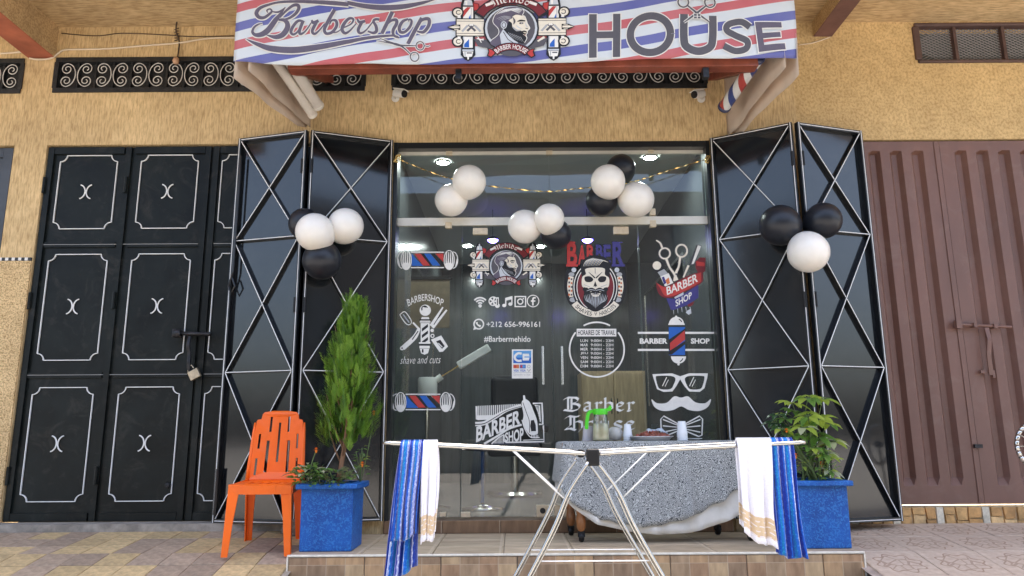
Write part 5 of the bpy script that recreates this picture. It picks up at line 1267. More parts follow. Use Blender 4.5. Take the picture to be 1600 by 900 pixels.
# ================================================================== orange plastic chair
ca = R(5)
chair = thing('plastic_chair', 'orange armless plastic chair on the paving left of the terrace', 'chair', (-1.70, -.68, -.02)); chair.rotation_euler = (R(2.5), 0, ca); ORIG[chair.name] = Vector()
SH, SW, SD_ = .455, .205, .215
mb = MB()
# seat dished plate with slots, and skirt
loops = [[(-SW, -SD_), (-SW*.5, -SD_-.012), (SW*.5, -SD_-.012), (SW, -SD_), (SW*.95, SD_), (-SW*.95, SD_)]]
for q in range(5):
    x = -.12 + .06 * q; loops.append([(x - .007, -.06), (x + .007, -.06), (x + .007, .13), (x - .007, .13)])
tri = tessellate_polygon([[Vector((a, b, 0)) for a, b in l] for l in loops]); flat = [p for l in loops for p in l]
mb.add([(a, b, SH - .012 * (1 - (a / SW) ** 2) - .010 * (b + SD_) / .43) for a, b in flat], [list(t) for t in tri])
seat = mb.build('seat', M_ORANGE, chair); m_ = seat.modifiers.new('thickness', 'SOLIDIFY'); m_.thickness = .014; m_.offset = -1; bevel(seat, .003, 2)
mb = MB()
rim = [(-SW, -SD_), (-SW*.5, -SD_-.012), (SW*.5, -SD_-.012), (SW, -SD_), (SW*.95, SD_), (-SW*.95, SD_)]
for (a, b), (c, d) in zip(rim, rim[1:] + rim[:1]):
    mb.add([(a, b, SH - .004), (c, d, SH - .004), (c*.985, d*.985, SH - .062), (a*.985, b*.985, SH - .062)], [(0, 1, 2, 3)])
o = mb.build('skirt', M_ORANGE, chair); o.modifiers.new('thickness', 'SOLIDIFY').thickness = .010
def leg(x0, y0, x1, y1, w0, w1, ztop=SH - .01):
    mb = MB(); sx = 1 if x0 > 0 else -1; sy = 1 if y0 > 0 else -1
    secs = []
    for t in (0, .15, .5, 1):
        z = ztop * (1 - t); x, y = x0 + (x1 - x0) * t, y0 + (y1 - y0) * t; w_ = w0 + (w1 - w0) * min(1, t * 1.3); d = .036 - .008 * t; th = .010
        # L-shaped section opening inwards
        secs.append([(x, y, z), (x - sx*w_, y, z), (x - sx*w_, y - sy*th, z), (x - sx*th, y - sy*th, z), (x - sx*th, y - sy*d*1.2, z), (x, y - sy*d*1.2, z)])
    for s0, s1 in zip(secs, secs[1:]): mb.add(s0 + s1, [[i, (i+1) % 6, 6 + (i+1) % 6, 6 + i] for i in range(6)])
    mb.add(secs[0], [list(range(6))]); mb.add(secs[-1], [list(range(6))])
    bevel(mb.build('leg', M_ORANGE, chair), .003, 2)
leg(-SW, -SD_, -.222, -.245, .075, .042); leg(SW, -SD_, .222, -.245, .075, .042); leg(-SW*.95, SD_, -.20, .275, .07, .045); leg(SW*.95, SD_, .20, .275, .07, .045)
HB = .475
out = [(-1, 0), (-.99, .30), (-.93, .86), (-.90, .885), (-.76, .895), (-.73, .97), (-.66, 1.0), (-.3, 1.02), (.3, 1.02), (.66, 1.0), (.73, .97), (.76, .895), (.90, .885), (.93, .86), (.99, .30), (1, 0)]
loops = [out]
for u, v0, v1, hw in ((-.36, .70, .93, .045), (.36, .70, .93, .045), (0, .25, .84, .045), (-.74, .45, .67, .04), (.74, .45, .67, .04), (-.40, .10, .57, .055), (.40, .10, .57, .055), (-.76, .06, .31, .04), (.76, .06, .31, .04)):
    loops.append([(u - hw, v0), (u + hw, v0), (u + hw, v1), (u - hw, v1)])
tri = tessellate_polygon([[Vector((a, b, 0)) for a, b in l] for l in loops]); flat = [p for l in loops for p in l]
mb = MB(); mb.add([(a * .193 * (1 - .09 * b), SD_ - .012 + .095 * b + .022 * (1 - a * a), SH - .006 + HB * b) for a, b in flat], [list(t) for t in tri])
back = mb.build('backrest', M_ORANGE, chair); m_ = back.modifiers.new('thickness', 'SOLIDIFY'); m_.thickness = .013; bevel(back, .003, 2)
for s in (-1, 1): MB().tube([(s * .193 * (1 - .09 * b), SD_ - .005 + .095 * b, SH - .02 + HB * b) for b in (0, .25, .5, .75, .87)], [.017, .015, .013, .011, .006], 8).build('back_rib', M_ORANGE, chair, smooth=True)

# rubble block behind the chair
bm = bmesh.new(); bmesh.ops.create_cube(bm, size=1); bmesh.ops.subdivide_edges(bm, edges=bm.edges[:], cuts=4, use_grid_fill=True)
for v in bm.verts: v.co = Vector((v.co.x * .13, v.co.y * .12, v.co.z * .11)) + Vector((random.uniform(-1, 1), random.uniform(-1, 1), random.uniform(-1, 1))) * .008
me = bpy.data.meshes.new('rubble_block'); bm.to_mesh(me); bm.free(); me.materials.append(mat('rubble', (.24, .20, .17), .95, var=.5, vscale=60, bump=.8, bscale=70))
o = link('rubble_block', me); p = wp(456, 830, -.28); o.location = (p.x, p.y, gz(-.28) + .055); o.rotation_euler = (.1, .05, .4); tag(o, 'lump of broken concrete between the chair and the blue planter', 'rubble')

# ================================================================== planters and plants
M_BLUEPOT = mat('blue_plaster_paint', (.012, .085, .36), .5, spec=.4); N = NT(M_BLUEPOT)
tc = N.n('TexCoord'); n1 = N.n('TexNoise', Scale=5.0, Detail=3.0); N.l(tc.outputs['Object'], n1.inputs['Vector'])
n2 = N.n('TexNoise', Scale=38.0, Detail=6.0, Distortion=2.2); N.l(tc.outputs['Object'], n2.inputs['Vector'])
sc_ = N.ramp(n2.outputs[0], [(.50, (0, 0, 0)), (.60, (1, 1, 1))]); bs = N.ramp(n1.outputs[0], [(.3, (.004, .055, .25)), (.7, (.007, .105, .42))])
N.l(N.mix(N.math('MULTIPLY', sc_, .65), bs, (.03, .20, .55)), N.b.inputs['Base Color']); N.bump(n2.outputs[0], .5, .006)
def planter(label, x0, x1, y0, y1, h):
    t = thing('planter', label, 'planter', ((x0 + x1) / 2, (y0 + y1) / 2, .001), 'blue planters on the terrace')
    f = .002
    a = [(x0, y0), (x1, y0), (x1, y1), (x0, y1)]; b = [(x0 - f, y0 - f), (x1 + f, y0 - f), (x1 + f, y1 + f), (x0 - f, y1 + f)]
    mb = MB(); mb.add([(x, y, .001) for x, y in a] + [(x, y, h - .03) for x, y in b], [(3, 2, 1, 0), (0, 1, 5, 4), (1, 2, 6, 5), (2, 3, 7, 6), (3, 0, 4, 7)])
    bevel(mb.build('body', M_BLUEPOT, t), .006, 2)
    e = .034; xa, xb, ya, yb = x0 - e, x1 + e, y0 - e, y1 + e; wl_ = .07; mb = MB()
    mb.box(xa, xb, ya, ya + wl_, h - .031, h + .004); mb.box(xa, xb, yb - wl_, yb, h - .031, h + .004); mb.box(xa, xa + wl_, ya + wl_, yb - wl_, h - .031, h + .004); mb.box(xb - wl_, xb, ya + wl_, yb - wl_, h - .031, h + .004)
    bm = bmesh.new(); me_ = mb.mesh('rim', M_BLUEPOT, ORIG[t.name]); bm.from_mesh(me_); bmesh.ops.remove_doubles(bm, verts=bm.verts, dist=.0005); bm.to_mesh(me_); bm.free(); o = link('rim', me_, t); bevel(o, .008, 3)
    MB().grid([[(xa + wl_ * .6 + (xb - xa - wl_ * 1.2) * i / 8, ya + wl_ * .6 + (yb - ya - wl_ * 1.2) * j / 8, h - .03 + random.uniform(-.008, .008)) for j in range(9)] for i in range(9)]).build('soil', mat('soil', (.05, .032, .02), .95, var=.4, vscale=60, bump=.8, bscale=70), t)
    return t
planter('blue square planter holding the tall green conifer', -1.395, -1.055, -.94, -.60, .425)
planter('blue square planter holding the glossy leafy plant, beside the towels', 1.875, 2.195, -.945, -.61, .425)
def leafmat(name, c, c2, tr=.35, rough=.45):
    m = mat(name, c, rough, col2=c2, vscale=7, rand=.1, spec=.4); N = NT(m); t_ = N.t.nodes.new('ShaderNodeBsdfTranslucent'); x = N.t.nodes.new('ShaderNodeMixShader'); x.inputs[0].default_value = tr
    t_.inputs[0].default_value = (*[min(1, q * 1.5) for q in c2], 1); N.l(N.b.outputs[0], x.inputs[1]); N.l(t_.outputs[0], x.inputs[2]); N.l(x.outputs[0], N.t.nodes['Material Output'].inputs[0]); return m
M_BARK = mat('thuja_bark', (.20, .105, .055), .9, var=.3, vscale=30, stretch=(1, 1, .2), bump=.6, bscale=50)
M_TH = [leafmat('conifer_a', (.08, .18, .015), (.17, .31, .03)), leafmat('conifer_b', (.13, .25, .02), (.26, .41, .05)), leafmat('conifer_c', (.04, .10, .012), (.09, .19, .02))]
rt = random.Random(11)
base = Vector((-1.20, -.77, .40)); topx = wp(562, 474, -.77)
tree = thing('conifer', 'slender upright green conifer in the blue planter by the chair', 'tree', tuple(base))
axis = lambda t: Vector((base.x + (topx.x - base.x) * t ** 1.1 + .02 * math.sin(t * 5), base.y + .01 * math.sin(t * 7), base.z + (topx.z - base.z) * t))
mb = MB(); mb.tube([axis(t / 12) for t in range(12)], [.018 - .0013 * q for q in range(12)], 8)
for q in range(16):
    t = rt.uniform(.10, .62); p = axis(t); a = rt.uniform(0, 6.28); d = Vector((math.cos(a) * .16, math.sin(a) * .16, .30))
    mb.tube([p, p + d * .3, p + d * .62 + Vector((0, 0, .04)), p + d * .85 + Vector((0, 0, .12))], [.008, .006, .004, .002], 5)
mb.build('trunk', M_BARK, tree, smooth=True)
crown = MB()
def rad(t):  # outline: narrow foot, widest a third up, flame-shaped tip
    return .205 * (max(0, min(1, (t - .02) / .20))) ** .55 * (max(0, 1 - t)) ** .44 * (1.0 + .10 * math.sin(t * 21) + .08 * math.sin(t * 47 + 1)) + .006
for q in range(1350):   # plumes: flat upright sprays made of short scale twigs
    t = rt.uniform(.17, .985) ** .92; a = rt.uniform(0, 6.283); rr_ = rad(t) * (1 + .22 * math.sin(3 * a + t * 9) * math.sin(t * 13 + a)) * (rt.random() ** .42)
    if t < .30 and rt.random() < .45: continue
    if t < .46 and math.sin(a) < -.45 and rt.random() < .62: continue
    o_ = axis(t) + Vector((math.cos(a) * rr_, math.sin(a) * rr_ * .9, rt.uniform(-.03, .03)))
    outw = Vector((math.cos(a), math.sin(a), 0)); up = (Vector((0, 0, 1)) + outw * rt.uniform(.12, .55) + Vector((rt.uniform(-.2, .2), rt.uniform(-.2, .2), 0))).normalized()
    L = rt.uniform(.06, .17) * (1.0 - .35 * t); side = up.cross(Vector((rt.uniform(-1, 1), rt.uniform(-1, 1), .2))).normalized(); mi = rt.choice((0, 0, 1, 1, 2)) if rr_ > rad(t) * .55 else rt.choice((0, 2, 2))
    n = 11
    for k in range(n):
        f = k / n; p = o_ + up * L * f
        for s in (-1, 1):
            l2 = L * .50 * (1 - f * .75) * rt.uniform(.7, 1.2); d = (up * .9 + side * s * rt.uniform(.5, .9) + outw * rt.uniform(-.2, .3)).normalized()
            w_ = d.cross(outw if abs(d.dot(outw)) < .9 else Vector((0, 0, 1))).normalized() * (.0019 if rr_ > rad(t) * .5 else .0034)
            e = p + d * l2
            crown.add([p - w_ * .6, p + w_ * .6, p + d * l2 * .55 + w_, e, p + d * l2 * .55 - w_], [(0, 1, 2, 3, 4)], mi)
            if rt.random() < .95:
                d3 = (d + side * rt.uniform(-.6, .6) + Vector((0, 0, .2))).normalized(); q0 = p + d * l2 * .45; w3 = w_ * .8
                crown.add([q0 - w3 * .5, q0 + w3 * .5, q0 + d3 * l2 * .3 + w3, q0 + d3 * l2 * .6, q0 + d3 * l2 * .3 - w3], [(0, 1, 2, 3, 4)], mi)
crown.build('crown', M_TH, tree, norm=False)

def leaf_faces(mb, p, d, n, L, w_, m=0, droop=.25, seg=4):
    """one leaf blade: spine bends down along its length, folded along the midrib"""
    d = d.normalized(); s = d.cross(n).normalized(); n = s.cross(d).normalized(); b = len(mb.v)
    for k in range(seg + 1):
        f = k / seg; c = p + d * L * f - Vector((0, 0, 1)) * droop * L * f * f
        wk = w_ * (math.sin(math.pi * (f ** .8)) ** .8 if 0 < f < 1 else .02)
        mb.v += [tuple(c - s * wk + n * wk * .25), tuple(c), tuple(c + s * wk + n * wk * .25)]
    for k in range(seg):
        i = b + 3 * k; mb.f += [[i, i+1, i+4, i+3], [i+1, i+2, i+5, i+4]]; mb.m += [m, m]
M_LV = [leafmat('leaf_green', (.085, .18, .03), (.16, .29, .06), .3, .3), leafmat('leaf_light', (.22, .33, .04), (.42, .50, .08), .4, .35), leafmat('leaf_pale', (.38, .42, .22), (.50, .52, .34), .35, .4), leafmat('leaf_dark', (.018, .05, .02), (.04, .09, .03), .25, .3), leafmat('leaf_bronze', (.11, .075, .04), (.11, .15, .05), .25, .4)]
M_STEM = mat('stem_green', (.10, .15, .045), .6); M_PETAL = mat('marigold_petal', (.80, .22, .01), .6, var=.15, vscale=90)
def marigold(label, base_, h, heads, r_seed, nl=46, spread=.10, mats=(0, 0, 3), big=1.0):
    rq = random.Random(r_seed); t = thing('marigold', label, 'plant', tuple(base_)); st_, lf_ = MB(), MB()
    base_ = Vector(base_)
    for hd in heads:
        hd = Vector(hd); mid_ = base_.lerp(hd, .5) + Vector((rq.uniform(-.02, .02), 0, .02)); pts = [Vector(q) for q in spline([tuple(base_), tuple(mid_), tuple(hd)], 5)]
        st_.tube(pts, .0035, 5)
    for q in range(6):
        a = rq.uniform(0, 6.28); st_.tube([base_, base_ + Vector((math.cos(a) * spread * .5, math.sin(a) * spread * .5, h * .5)), base_ + Vector((math.cos(a) * spread, math.sin(a) * spread, h * rq.uniform(.6, .95)))], .003, 5)
    for q in range(nl):
        f = rq.uniform(.1, 1); a = rq.uniform(0, 6.28); c = base_ + Vector((math.cos(a) * spread * f, math.sin(a) * spread * f, h * rq.uniform(.15, 1) * (1.1 - .4 * f)))
        d = Vector((math.cos(a + rq.uniform(-.7, .7)), math.sin(a + rq.uniform(-.7, .7)), rq.uniform(.1, .9)))
        leaf_faces(lf_, c, d, Vector((rq.uniform(-.3, .3), rq.uniform(-.6, .1), 1)), big * rq.uniform(.035, .065), big * rq.uniform(.007, .014), rq.choice(mats), .4)
    st_.build('stem', M_STEM, t, smooth=True); lf_.build('foliage', M_LV, t, norm=False)
    for hd in heads:
        mb = MB(); hd = Vector(hd)
        for ring, (rr_, zz, n) in enumerate(((.026, 0, 12), (.019, .008, 10), (.011, .014, 7))):
            for k in range(n):
                a = 6.283 * k / n + ring * .3; d = Vector((math.cos(a), math.sin(a), .35 + ring * .4)); leaf_faces(mb, hd + Vector((0, 0, zz)), d, Vector((0, 0, 1)), rr_, .0065, 0, .2, 3)
        mb.lathe(hd, [(.003, -.016), (.008, -.008), (.007, .006)], 8)
        mb.build('flower_head', M_PETAL, t, norm=False)
# left planter filling
marigold('low leafy plant with an orange flower at the left front of the conifer planter', (-1.36, -.90, .40), .15, [wp(494, 704, -.90)], 3, 130, .115, (0, 0, 3, 2, 0), 1.35)
marigold('bronze tinged leaves around the conifer trunk with one orange bud', (-1.19, -.90, .40), .13, [wp(566, 726, -.86)], 5, 80, .12, (0, 4, 3, 4), 1.2)
marigold('thin marigold stalk with an orange flower beside the conifer top half', (-1.06, -.70, .40), .30, [wp(584, 646, -.70)], 6, 26, .05, (0, 0, 1))
# right planter: umbrella plant and marigolds
ub = Vector((2.02, -.77, .40)); um = thing('umbrella_plant', 'glossy umbrella plant with light green leaf whorls in the right planter', 'plant', tuple(ub)); rs = random.Random(21)
stems, leaves = MB(), MB()
WH = [(1238, 630, -.80, .10, 1), (1262, 622, -.82, .10, 1), (1285, 624, -.78, .095, 1), (1262, 650, -.88, .09, 1), (1280, 655, -.84, .11, 1), (1256, 668, -.94, .095, 2), (1293, 662, -.80, .09, 1), (1240, 642, -.72, .085, 0), (1278, 682, -.82, .10, 0), (1300, 690, -.84, .09, 2), (1268, 700, -.92, .085, 0), (1290, 708, -.88, .085, 2), (1228, 655, -.80, .075, 0), (1222, 670, -.86, .075, 3), (1210, 660, -.76, .075, 3), (1216, 648, -.80, .07, 3), (1240, 680, -.9, .08, 0), (1296, 735, -.90, .07, 2)]
for px, py, Y, L, mi in WH:
    c = wp(px, py, Y); pts = [Vector(q) for q in spline([tuple(ub + Vector((rs.uniform(-.05, .05), rs.uniform(-.05, .05), 0))), tuple(ub.lerp(c, .55) + Vector((rs.uniform(-.03, .03), 0, .05))), tuple(c)], 6)]
    stems.tube(pts, [.007 - .0004 * q for q in range(len(pts))], 6); n = rs.choice((7, 8, 9)); tilt = Vector((rs.uniform(-.35, .35), rs.uniform(-.55, -.1), 1)).normalized()
    e1 = tilt.cross(Vector((0, 1, 0))).normalized(); e2 = tilt.cross(e1)
    for k in range(n):
        a = 6.283 * k / n + rs.uniform(-.15, .15); d = e1 * math.cos(a) + e2 * math.sin(a) + tilt * .12
        p1_ = c + d * .022; stems.tube([c, p1_], .002, 4, caps=False)
        leaf_faces(leaves, p1_, d, tilt, L * rs.uniform(.8, 1.15), L * .27, mi if rs.random() < .75 else rs.choice((0, 1)), .42, 5)
for q in range(55):
    a = rs.uniform(0, 6.28); r_ = rs.uniform(.02, .12); c = ub + Vector((math.cos(a) * r_, math.sin(a) * r_ - .03, rs.uniform(.02, .34)))
    leaf_faces(leaves, c, Vector((math.cos(a) + rs.uniform(-.5, .5), math.sin(a) - .2, rs.uniform(-.1, .8))), Vector((0, -.4, 1)), rs.uniform(.04, .075), rs.uniform(.007, .016), rs.choice((0, 0, 1, 3)), .4)
stems.build('stem', M_STEM, um, smooth=True); leaves.build('foliage', M_LV, um, norm=False)
marigold('marigolds with orange flowers among the leaves of the right planter', (2.04, -.90, .40), .24, [wp(1229, 674, -.92), wp(1281, 716, -.90), wp(1283, 726, -.88), wp(1243, 713, -.94)], 9, 60, .12, (0, 0, 1))
# ================================================================== table with cloths
TX0, TX1, TY0, TY1, TZ = .34, 1.70, -.60, -.14, .685
tb = thing('table', 'wheeled table with turned wooden legs under two cloths', 'table', ((TX0 + TX1) / 2, -.4, .001))
M_TWOOD = mat('turned_wood', (.30, .115, .035), .35, var=.3, vscale=9, stretch=(1, 1, .3), coat=.3)
MB().box(TX0 + .01, TX1 - .01, TY0 + .01, TY1 - .01, TZ - .03, TZ - .006).build('table_top', M_TWOOD, tb)
MB().box(TX0 + .08, TX1 - .08, TY0 + .06, TY1 - .05, TZ - .11, TZ - .031).build('apron', M_TWOOD, tb)
def castor(p, r):
    mb = MB(); mb.lathe((p[0] - .018, p[1], p[2] + r), [(0, 0), (r * .8, 0), (r, .008), (r, .028), (r * .8, .036), (0, .036)], 18, axis='X'); mb.box(p[0] - .024, p[0] + .024, p[1] - .02, p[1] + .02, p[2] + r, p[2] + r * 2.1); mb.build('castor', M_BLACKPL, tb, ang=40)
def at_floor(px, py):  # where the sight line meets the terrace
    y = -1.0
    while wp(px, py, y).z > .002: y -= .004
    lo = wp(px, py, y)
    return lo
LEGS = [(.475, -.555), (.43, -.20), (1.665, -.545), (1.52, -.22)]
for i, (x, y) in enumerate(LEGS):
    r = .034 if i != 2 else .044
    castor((x, y, .002), r); z = .002 + r * 2.1
    if i < 2:
        H = TZ - .112 - z; pr = [(.018, 0), (.03, .02), (.036, .07), (.028, .12), (.038, .15), (.04, .22), (.026, .30), (.03, .34), (.022, .36), (.03, .45), (.03, H)]
        MB().lathe((x, y, z), pr, 18).build('leg', M_TWOOD, tb, smooth=True)
    else: MB().tube([(x, y, z), (x, y, TZ - .112)], .014, 10).build('leg', M_IRON, tb, smooth=True)
def cloth_mat(name):
    m = mat(name, (.5, .5, .5), .8, spec=.2, sheen=.2); N = NT(m); tc = N.n('TexCoord')
    no = N.n('TexNoise', Scale=22.0, Detail=2.0); N.l(tc.outputs['Object'], no.inputs['Vector'])
    va = N.n('VectorMath'); va.operation = 'MULTIPLY_ADD'; va.inputs[1].default_value = (.03, .03, .03); N.l(no.outputs['Color'], va.inputs[0]); N.l(tc.outputs['Object'], va.inputs[2])
    vo = N.n('TexVoronoi', Scale=38.0); N.l(va.outputs[0], vo.inputs['Vector'])
    rings = N.math('SINE', N.math('MULTIPLY', vo.outputs['Distance'], 26.0))
    n3 = N.n('TexNoise', Scale=90.0, Detail=2.0); N.l(tc.outputs['Object'], n3.inputs['Vector'])
    v = N.math('ADD', rings, N.math('MULTIPLY', N.math('SUBTRACT', n3.outputs[0], .5), 1.6))
    N.l(N.ramp(N.math('MULTIPLY_ADD', v, .5) if False else N.math('ADD', N.math('MULTIPLY', v, .5), .5), [(.34, (.08, .085, .088)), (.58, (.48, .485, .465))]), N.b.inputs['Base Color'])
    return m
def drape(name, hem, off, mats, label, cat, wave, xl, xr, pw=1.1):
    """cloth over the table: top sheet, rounded front edge, hanging front with folds down to the hem curve hem(u) -> z; also falls over both ends"""
    P = []; NU = 96
    for i in range(NU + 1):
        u = i / NU; row = []
        zt = TZ + off
        # path seen from above: left side (back to front), front, right side (front to back)
        s = u * 1.36 - .18
        if s < 0: x, y, nx, ny = xl, TY0 + (-s / .18) * (TY1 - TY0) * .95, -1, 0
        elif s > 1: x, y, nx, ny = xr, TY0 + ((s - 1) / .18) * (TY1 - TY0) * .95, 1, 0
        else: x, y, nx, ny = xl + (xr - xl) * s, TY0, 0, -1
        c = min(1, abs(s) / .05, abs(1 - s) / .05) if 0 <= s <= 1 else min(1, (abs(s) if s < 0 else s - 1) / .06)
        if c < 1:   # rounded corner
            k = .5 * (1 - c); sx = -1 if s < .5 else 1
            nx, ny = (sx * k * 1.4, -(1 - k * .6)) if 0 <= s <= 1 else (sx * (1 - k * .6), -k * 1.4)
            q = math.hypot(nx, ny); nx, ny = nx / q, ny / q; x -= sx * .018 * (1 - c); y += .014 * (1 - c)
        zh = hem(min(max(s, 0), 1), s)
        ix = x - nx * .12; iy = min(max(y - ny * .12, TY0 + .05), TY1)
        row.append(((x + xl * 0 - nx * .20), min(y - ny * .20, TY1), zt)); row.append((x - nx * .05, min(y - ny * .05, TY1), zt + .0005)); row.append((x - nx * .006, y - ny * .006, zt - .003))
        for j in range(15):
            f = j / 14; z = zt - .012 - (zt - .012 - zh) * f; fold = wave(s) * (f ** pw)
            o_ = off + .004 + .03 * f + fold; row.append((x + nx * o_, y + ny * o_, z))
        P.append(row)
    o = MB().grid(P).build(name, mats, smooth=True, loc=((xl + xr) / 2, -.4, TZ)); m_ = o.modifiers.new('thickness', 'SOLIDIFY'); m_.thickness = .0018
    # top sheet as a second island of the same cloth
    return tag(o, label, cat)
zpix = lambda px, py: wp(px, py, TY0 - .04).z
def curve(tbl):
    def f(s):
        for (a, va), (b, vb) in zip(tbl, tbl[1:]):
            if s <= b: return va + (vb - va) * (s - a) / (b - a)
        return tbl[-1][1]
    return f
hemG = curve([(s, zpix(px, py)) for s, px, py in ((0, 874, 755), (.03, 884, 780), (.10, 905, 796), (.2, 935, 812), (.32, 970, 820), (.44, 1003, 823), (.56, 1047, 816), (.70, 1087, 801), (.80, 1113, 784), (.92, 1150, 760), (1.0, 1175, 738))])
hemW = curve([(s, zpix(px, py)) for s, px, py in ((0, 872, 772), (.05, 890, 794), (.17, 927, 819), (.34, 977, 831), (.50, 1027, 836), (.66, 1077, 832), (.82, 1127, 817), (.93, 1157, 801), (1.0, 1175, 785))])
fG = lambda s: .006 + .005 * math.sin(s * 31) * math.sin(s * 7 + 1) + .07 * math.exp(-((s - .655) / .05) ** 2) * (1 if s < .655 else math.exp(-((s - .655) / .022) ** 2)) + .035 * math.exp(-((s - .40) / .06) ** 2) + .02 * math.exp(-((s - .22) / .03) ** 2) + .022 * math.exp(-((s - .04) / .03) ** 2) + .055 * math.exp(-((s - .82) / .03) ** 2)
fW = lambda s: .014 * math.sin(s * 37 + 1) * math.sin(s * 9 + .4) + .006 * math.sin(s * 83) + .006
drape('tablecloth', lambda s, r: hemW(s), .001, mat('white_cotton', (.66, .63, .57), .85, var=.05, vscale=12, bump=.25, bscale=30), 'off-white under cloth with curved hem showing below the patterned cloth', 'tablecloth', fW, TX0 + .006, TX1 - .006, 7.0)
drape('tablecloth', lambda s, r: hemG(s) + .006 * math.sin(s * 60), .006, cloth_mat('grey_scroll_print'), 'grey and white scroll patterned cloth draped over the table', 'tablecloth', fG, TX0, TX1)
# things on the table
TT = TZ + .0075
def on(px, Y): return wp(px, 680, Y).x
x = on(939, -.44); pi = thing('pitcher', 'glass pitcher of milky drink with green lid and handle', 'pitcher', (x, -.44, TT))
M_MILK = mat('milk_drink', (.80, .78, .58), .4, subs=.2); M_GREENPL = mat('green_plastic', (.08, .62, .02), .4)
MB().lathe((x, -.44, TT), [(.0, .001), (.062, .001), (.064, .01), (.060, .10), (.050, .17), (.048, .208)], 28).build('glass_body', M_CLEAR, pi, smooth=True)
MB().lathe((x, -.44, TT), [(0, .004), (.059, .004), (.0605, .012), (.0565, .10), (.0535, .126), (0, .127)], 28).build('drink', M_MILK, pi, smooth=True)
mb = MB(); mb.lathe((x, -.44, TT), [(.052, .190), (.054, .200), (.054, .222), (.05, .232), (0, .234)], 28); mb.obox((x + .055, -.44, TT + .226), (.024, 0, .006), (0, .022, 0), (-.002, 0, .012)); mb.obox((x + .072, -.44, TT + .240), (.008, 0, .008), (0, .02, 0), (-.006, 0, .010)); mb.build('lid', M_GREENPL, pi, ang=40)
hd = [Vector(q) for q in spline([(x - .046, -.44, TT + .215), (x - .085, -.445, TT + .205), (x - .100, -.45, TT + .15), (x - .106, -.45, TT + .085)], 6)]
mb = MB()
for a, b in zip(hd, hd[1:]): mb.bar(a, b + (b - a) * .1, .026, .018)
bevel(mb.build('handle', M_GREENPL, pi), .003)
def film(name, c, a):
    m = mat(name, c, .25); m.node_tree.nodes['Principled BSDF'].inputs['Alpha'].default_value = a; return m
M_WCUP = mat('white_paper_cup', (.74, .77, .80), .5)
def cups(px, Y, n, r, h, m, label, up=True):
    x = on(px, Y); t = thing('cup_stack', label, 'cups', (x, Y, TT), 'cups on the table')
    me = MB().lathe((0, 0, 0), [(0, h), (r * .72, h), (r * .74, h - .003), (r, .006), (r * 1.07, .004), (r * 1.07, 0), (r * .97, 0), (r*.7, h-.004)], 22).mesh('cup', m, ang=40)
    for q in range(n): o = link('cup', me, t); o.location = (random.uniform(-.0015, .0015), 0, .012 * q)
cups(981, -.40, 4, .033, .085, M_WCUP, 'stack of upturned white cups between the pitcher and the tray')
cups(1066, -.46, 5, .037, .09, M_WCUP, 'stack of upturned white cups right of the tray')
cups(919, -.33, 1, .045, .11, film('tumbler_plastic', (.70, .66, .70), .6), 'clear plastic tumbler behind the pitcher handle')
x = on(961, -.36); bg_ = thing('plastic_bag', 'clear crumpled bag of cups right of the pitcher', 'bag', (x, -.36, TT)); rb = random.Random(4)
def blob(name, c, rx, ry, rz, amp, m, parent, seg=20):
    P = []
    for i in range(11):
        a = math.pi * i / 10; row = []
        for j in range(seg + 1):
            q = 2 * math.pi * (j % seg) / seg; k = 1 + amp * math.sin(5 * q + 3 * a) * math.sin(3 * a + q) + amp * .6 * math.sin(11 * q + i)
            row.append((c[0] + rx * math.sin(a) * math.cos(q) * k, c[1] + ry * math.sin(a) * math.sin(q) * k, c[2] + rz * (1 + math.cos(a)) * (1 if i < 10 else 1)))
        P.append(row)
    return MB().grid(P).build(name, m, parent, smooth=True)
blob('film', (x, -.36, TT), .062, .055, .052, .12, film('bag_film', (.72, .72, .70), .5), bg_)
for q in range(4): MB().lathe((x - .03 + .02 * q, -.36 + .01 * (q % 2), TT + .004), [(.016, 0), (.022, .06), (.023, .062)], 12).build('cup', mat('clear_cup', (.55, .55, .52), .35, var=.1, vscale=30), bg_, smooth=True)
x = on(1018, -.46); ty = thing('food_tray', 'shallow foil tray heaped with dates in clear wrap', 'tray', (x, -.46, TT))
mb = MB(); n = 40; sx, sy = .155, .085
for i, (k, z) in enumerate(((.80, .001), (.82, .001), (1.0, .03), (1.03, .031), (1.03, .028), (.99, .027), (.80, .006))):
    mb.v += [(x + sx * k * math.cos(6.283 * j / n), -.46 + sy * k * math.sin(6.283 * j / n), TT + z + (.0015 * (j % 2) if i in (2, 3) else 0)) for j in range(n)]
for i in range(6):
    for j in range(n): mb.f.append([i*n + j, i*n + (j+1) % n, (i+1)*n + (j+1) % n, (i+1)*n + j]); mb.m.append(0)
mb.f.append([j for j in range(n)][::-1]); mb.m.append(0); mb.f.append([6*n + j for j in range(n)]); mb.m.append(0)
mb.build('dish', mat('foil_dish', (.66, .66, .68), .35, .5), ty, smooth=True)
dm = MB().lathe((0, 0, 0), [(0, -.019), (.007, -.015), (.0105, -.004), (.0105, .006), (.006, .016), (0, .019)], 10).mesh('date', mat('date_skin', (.22, .05, .025), .35, var=.4, vscale=60, rand=.3), smooth=True)
for q in range(90):
    a, r_ = rb.uniform(0, 6.28), rb.random() ** .6; o = link('date', dm, ty); o.location = (.125 * r_ * math.cos(a), .065 * r_ * math.sin(a), .030 + .038 * (1 - r_) * rb.uniform(.4, 1.2)); o.rotation_euler = (rb.uniform(0, 3), rb.uniform(0, 3), rb.uniform(0, 3))
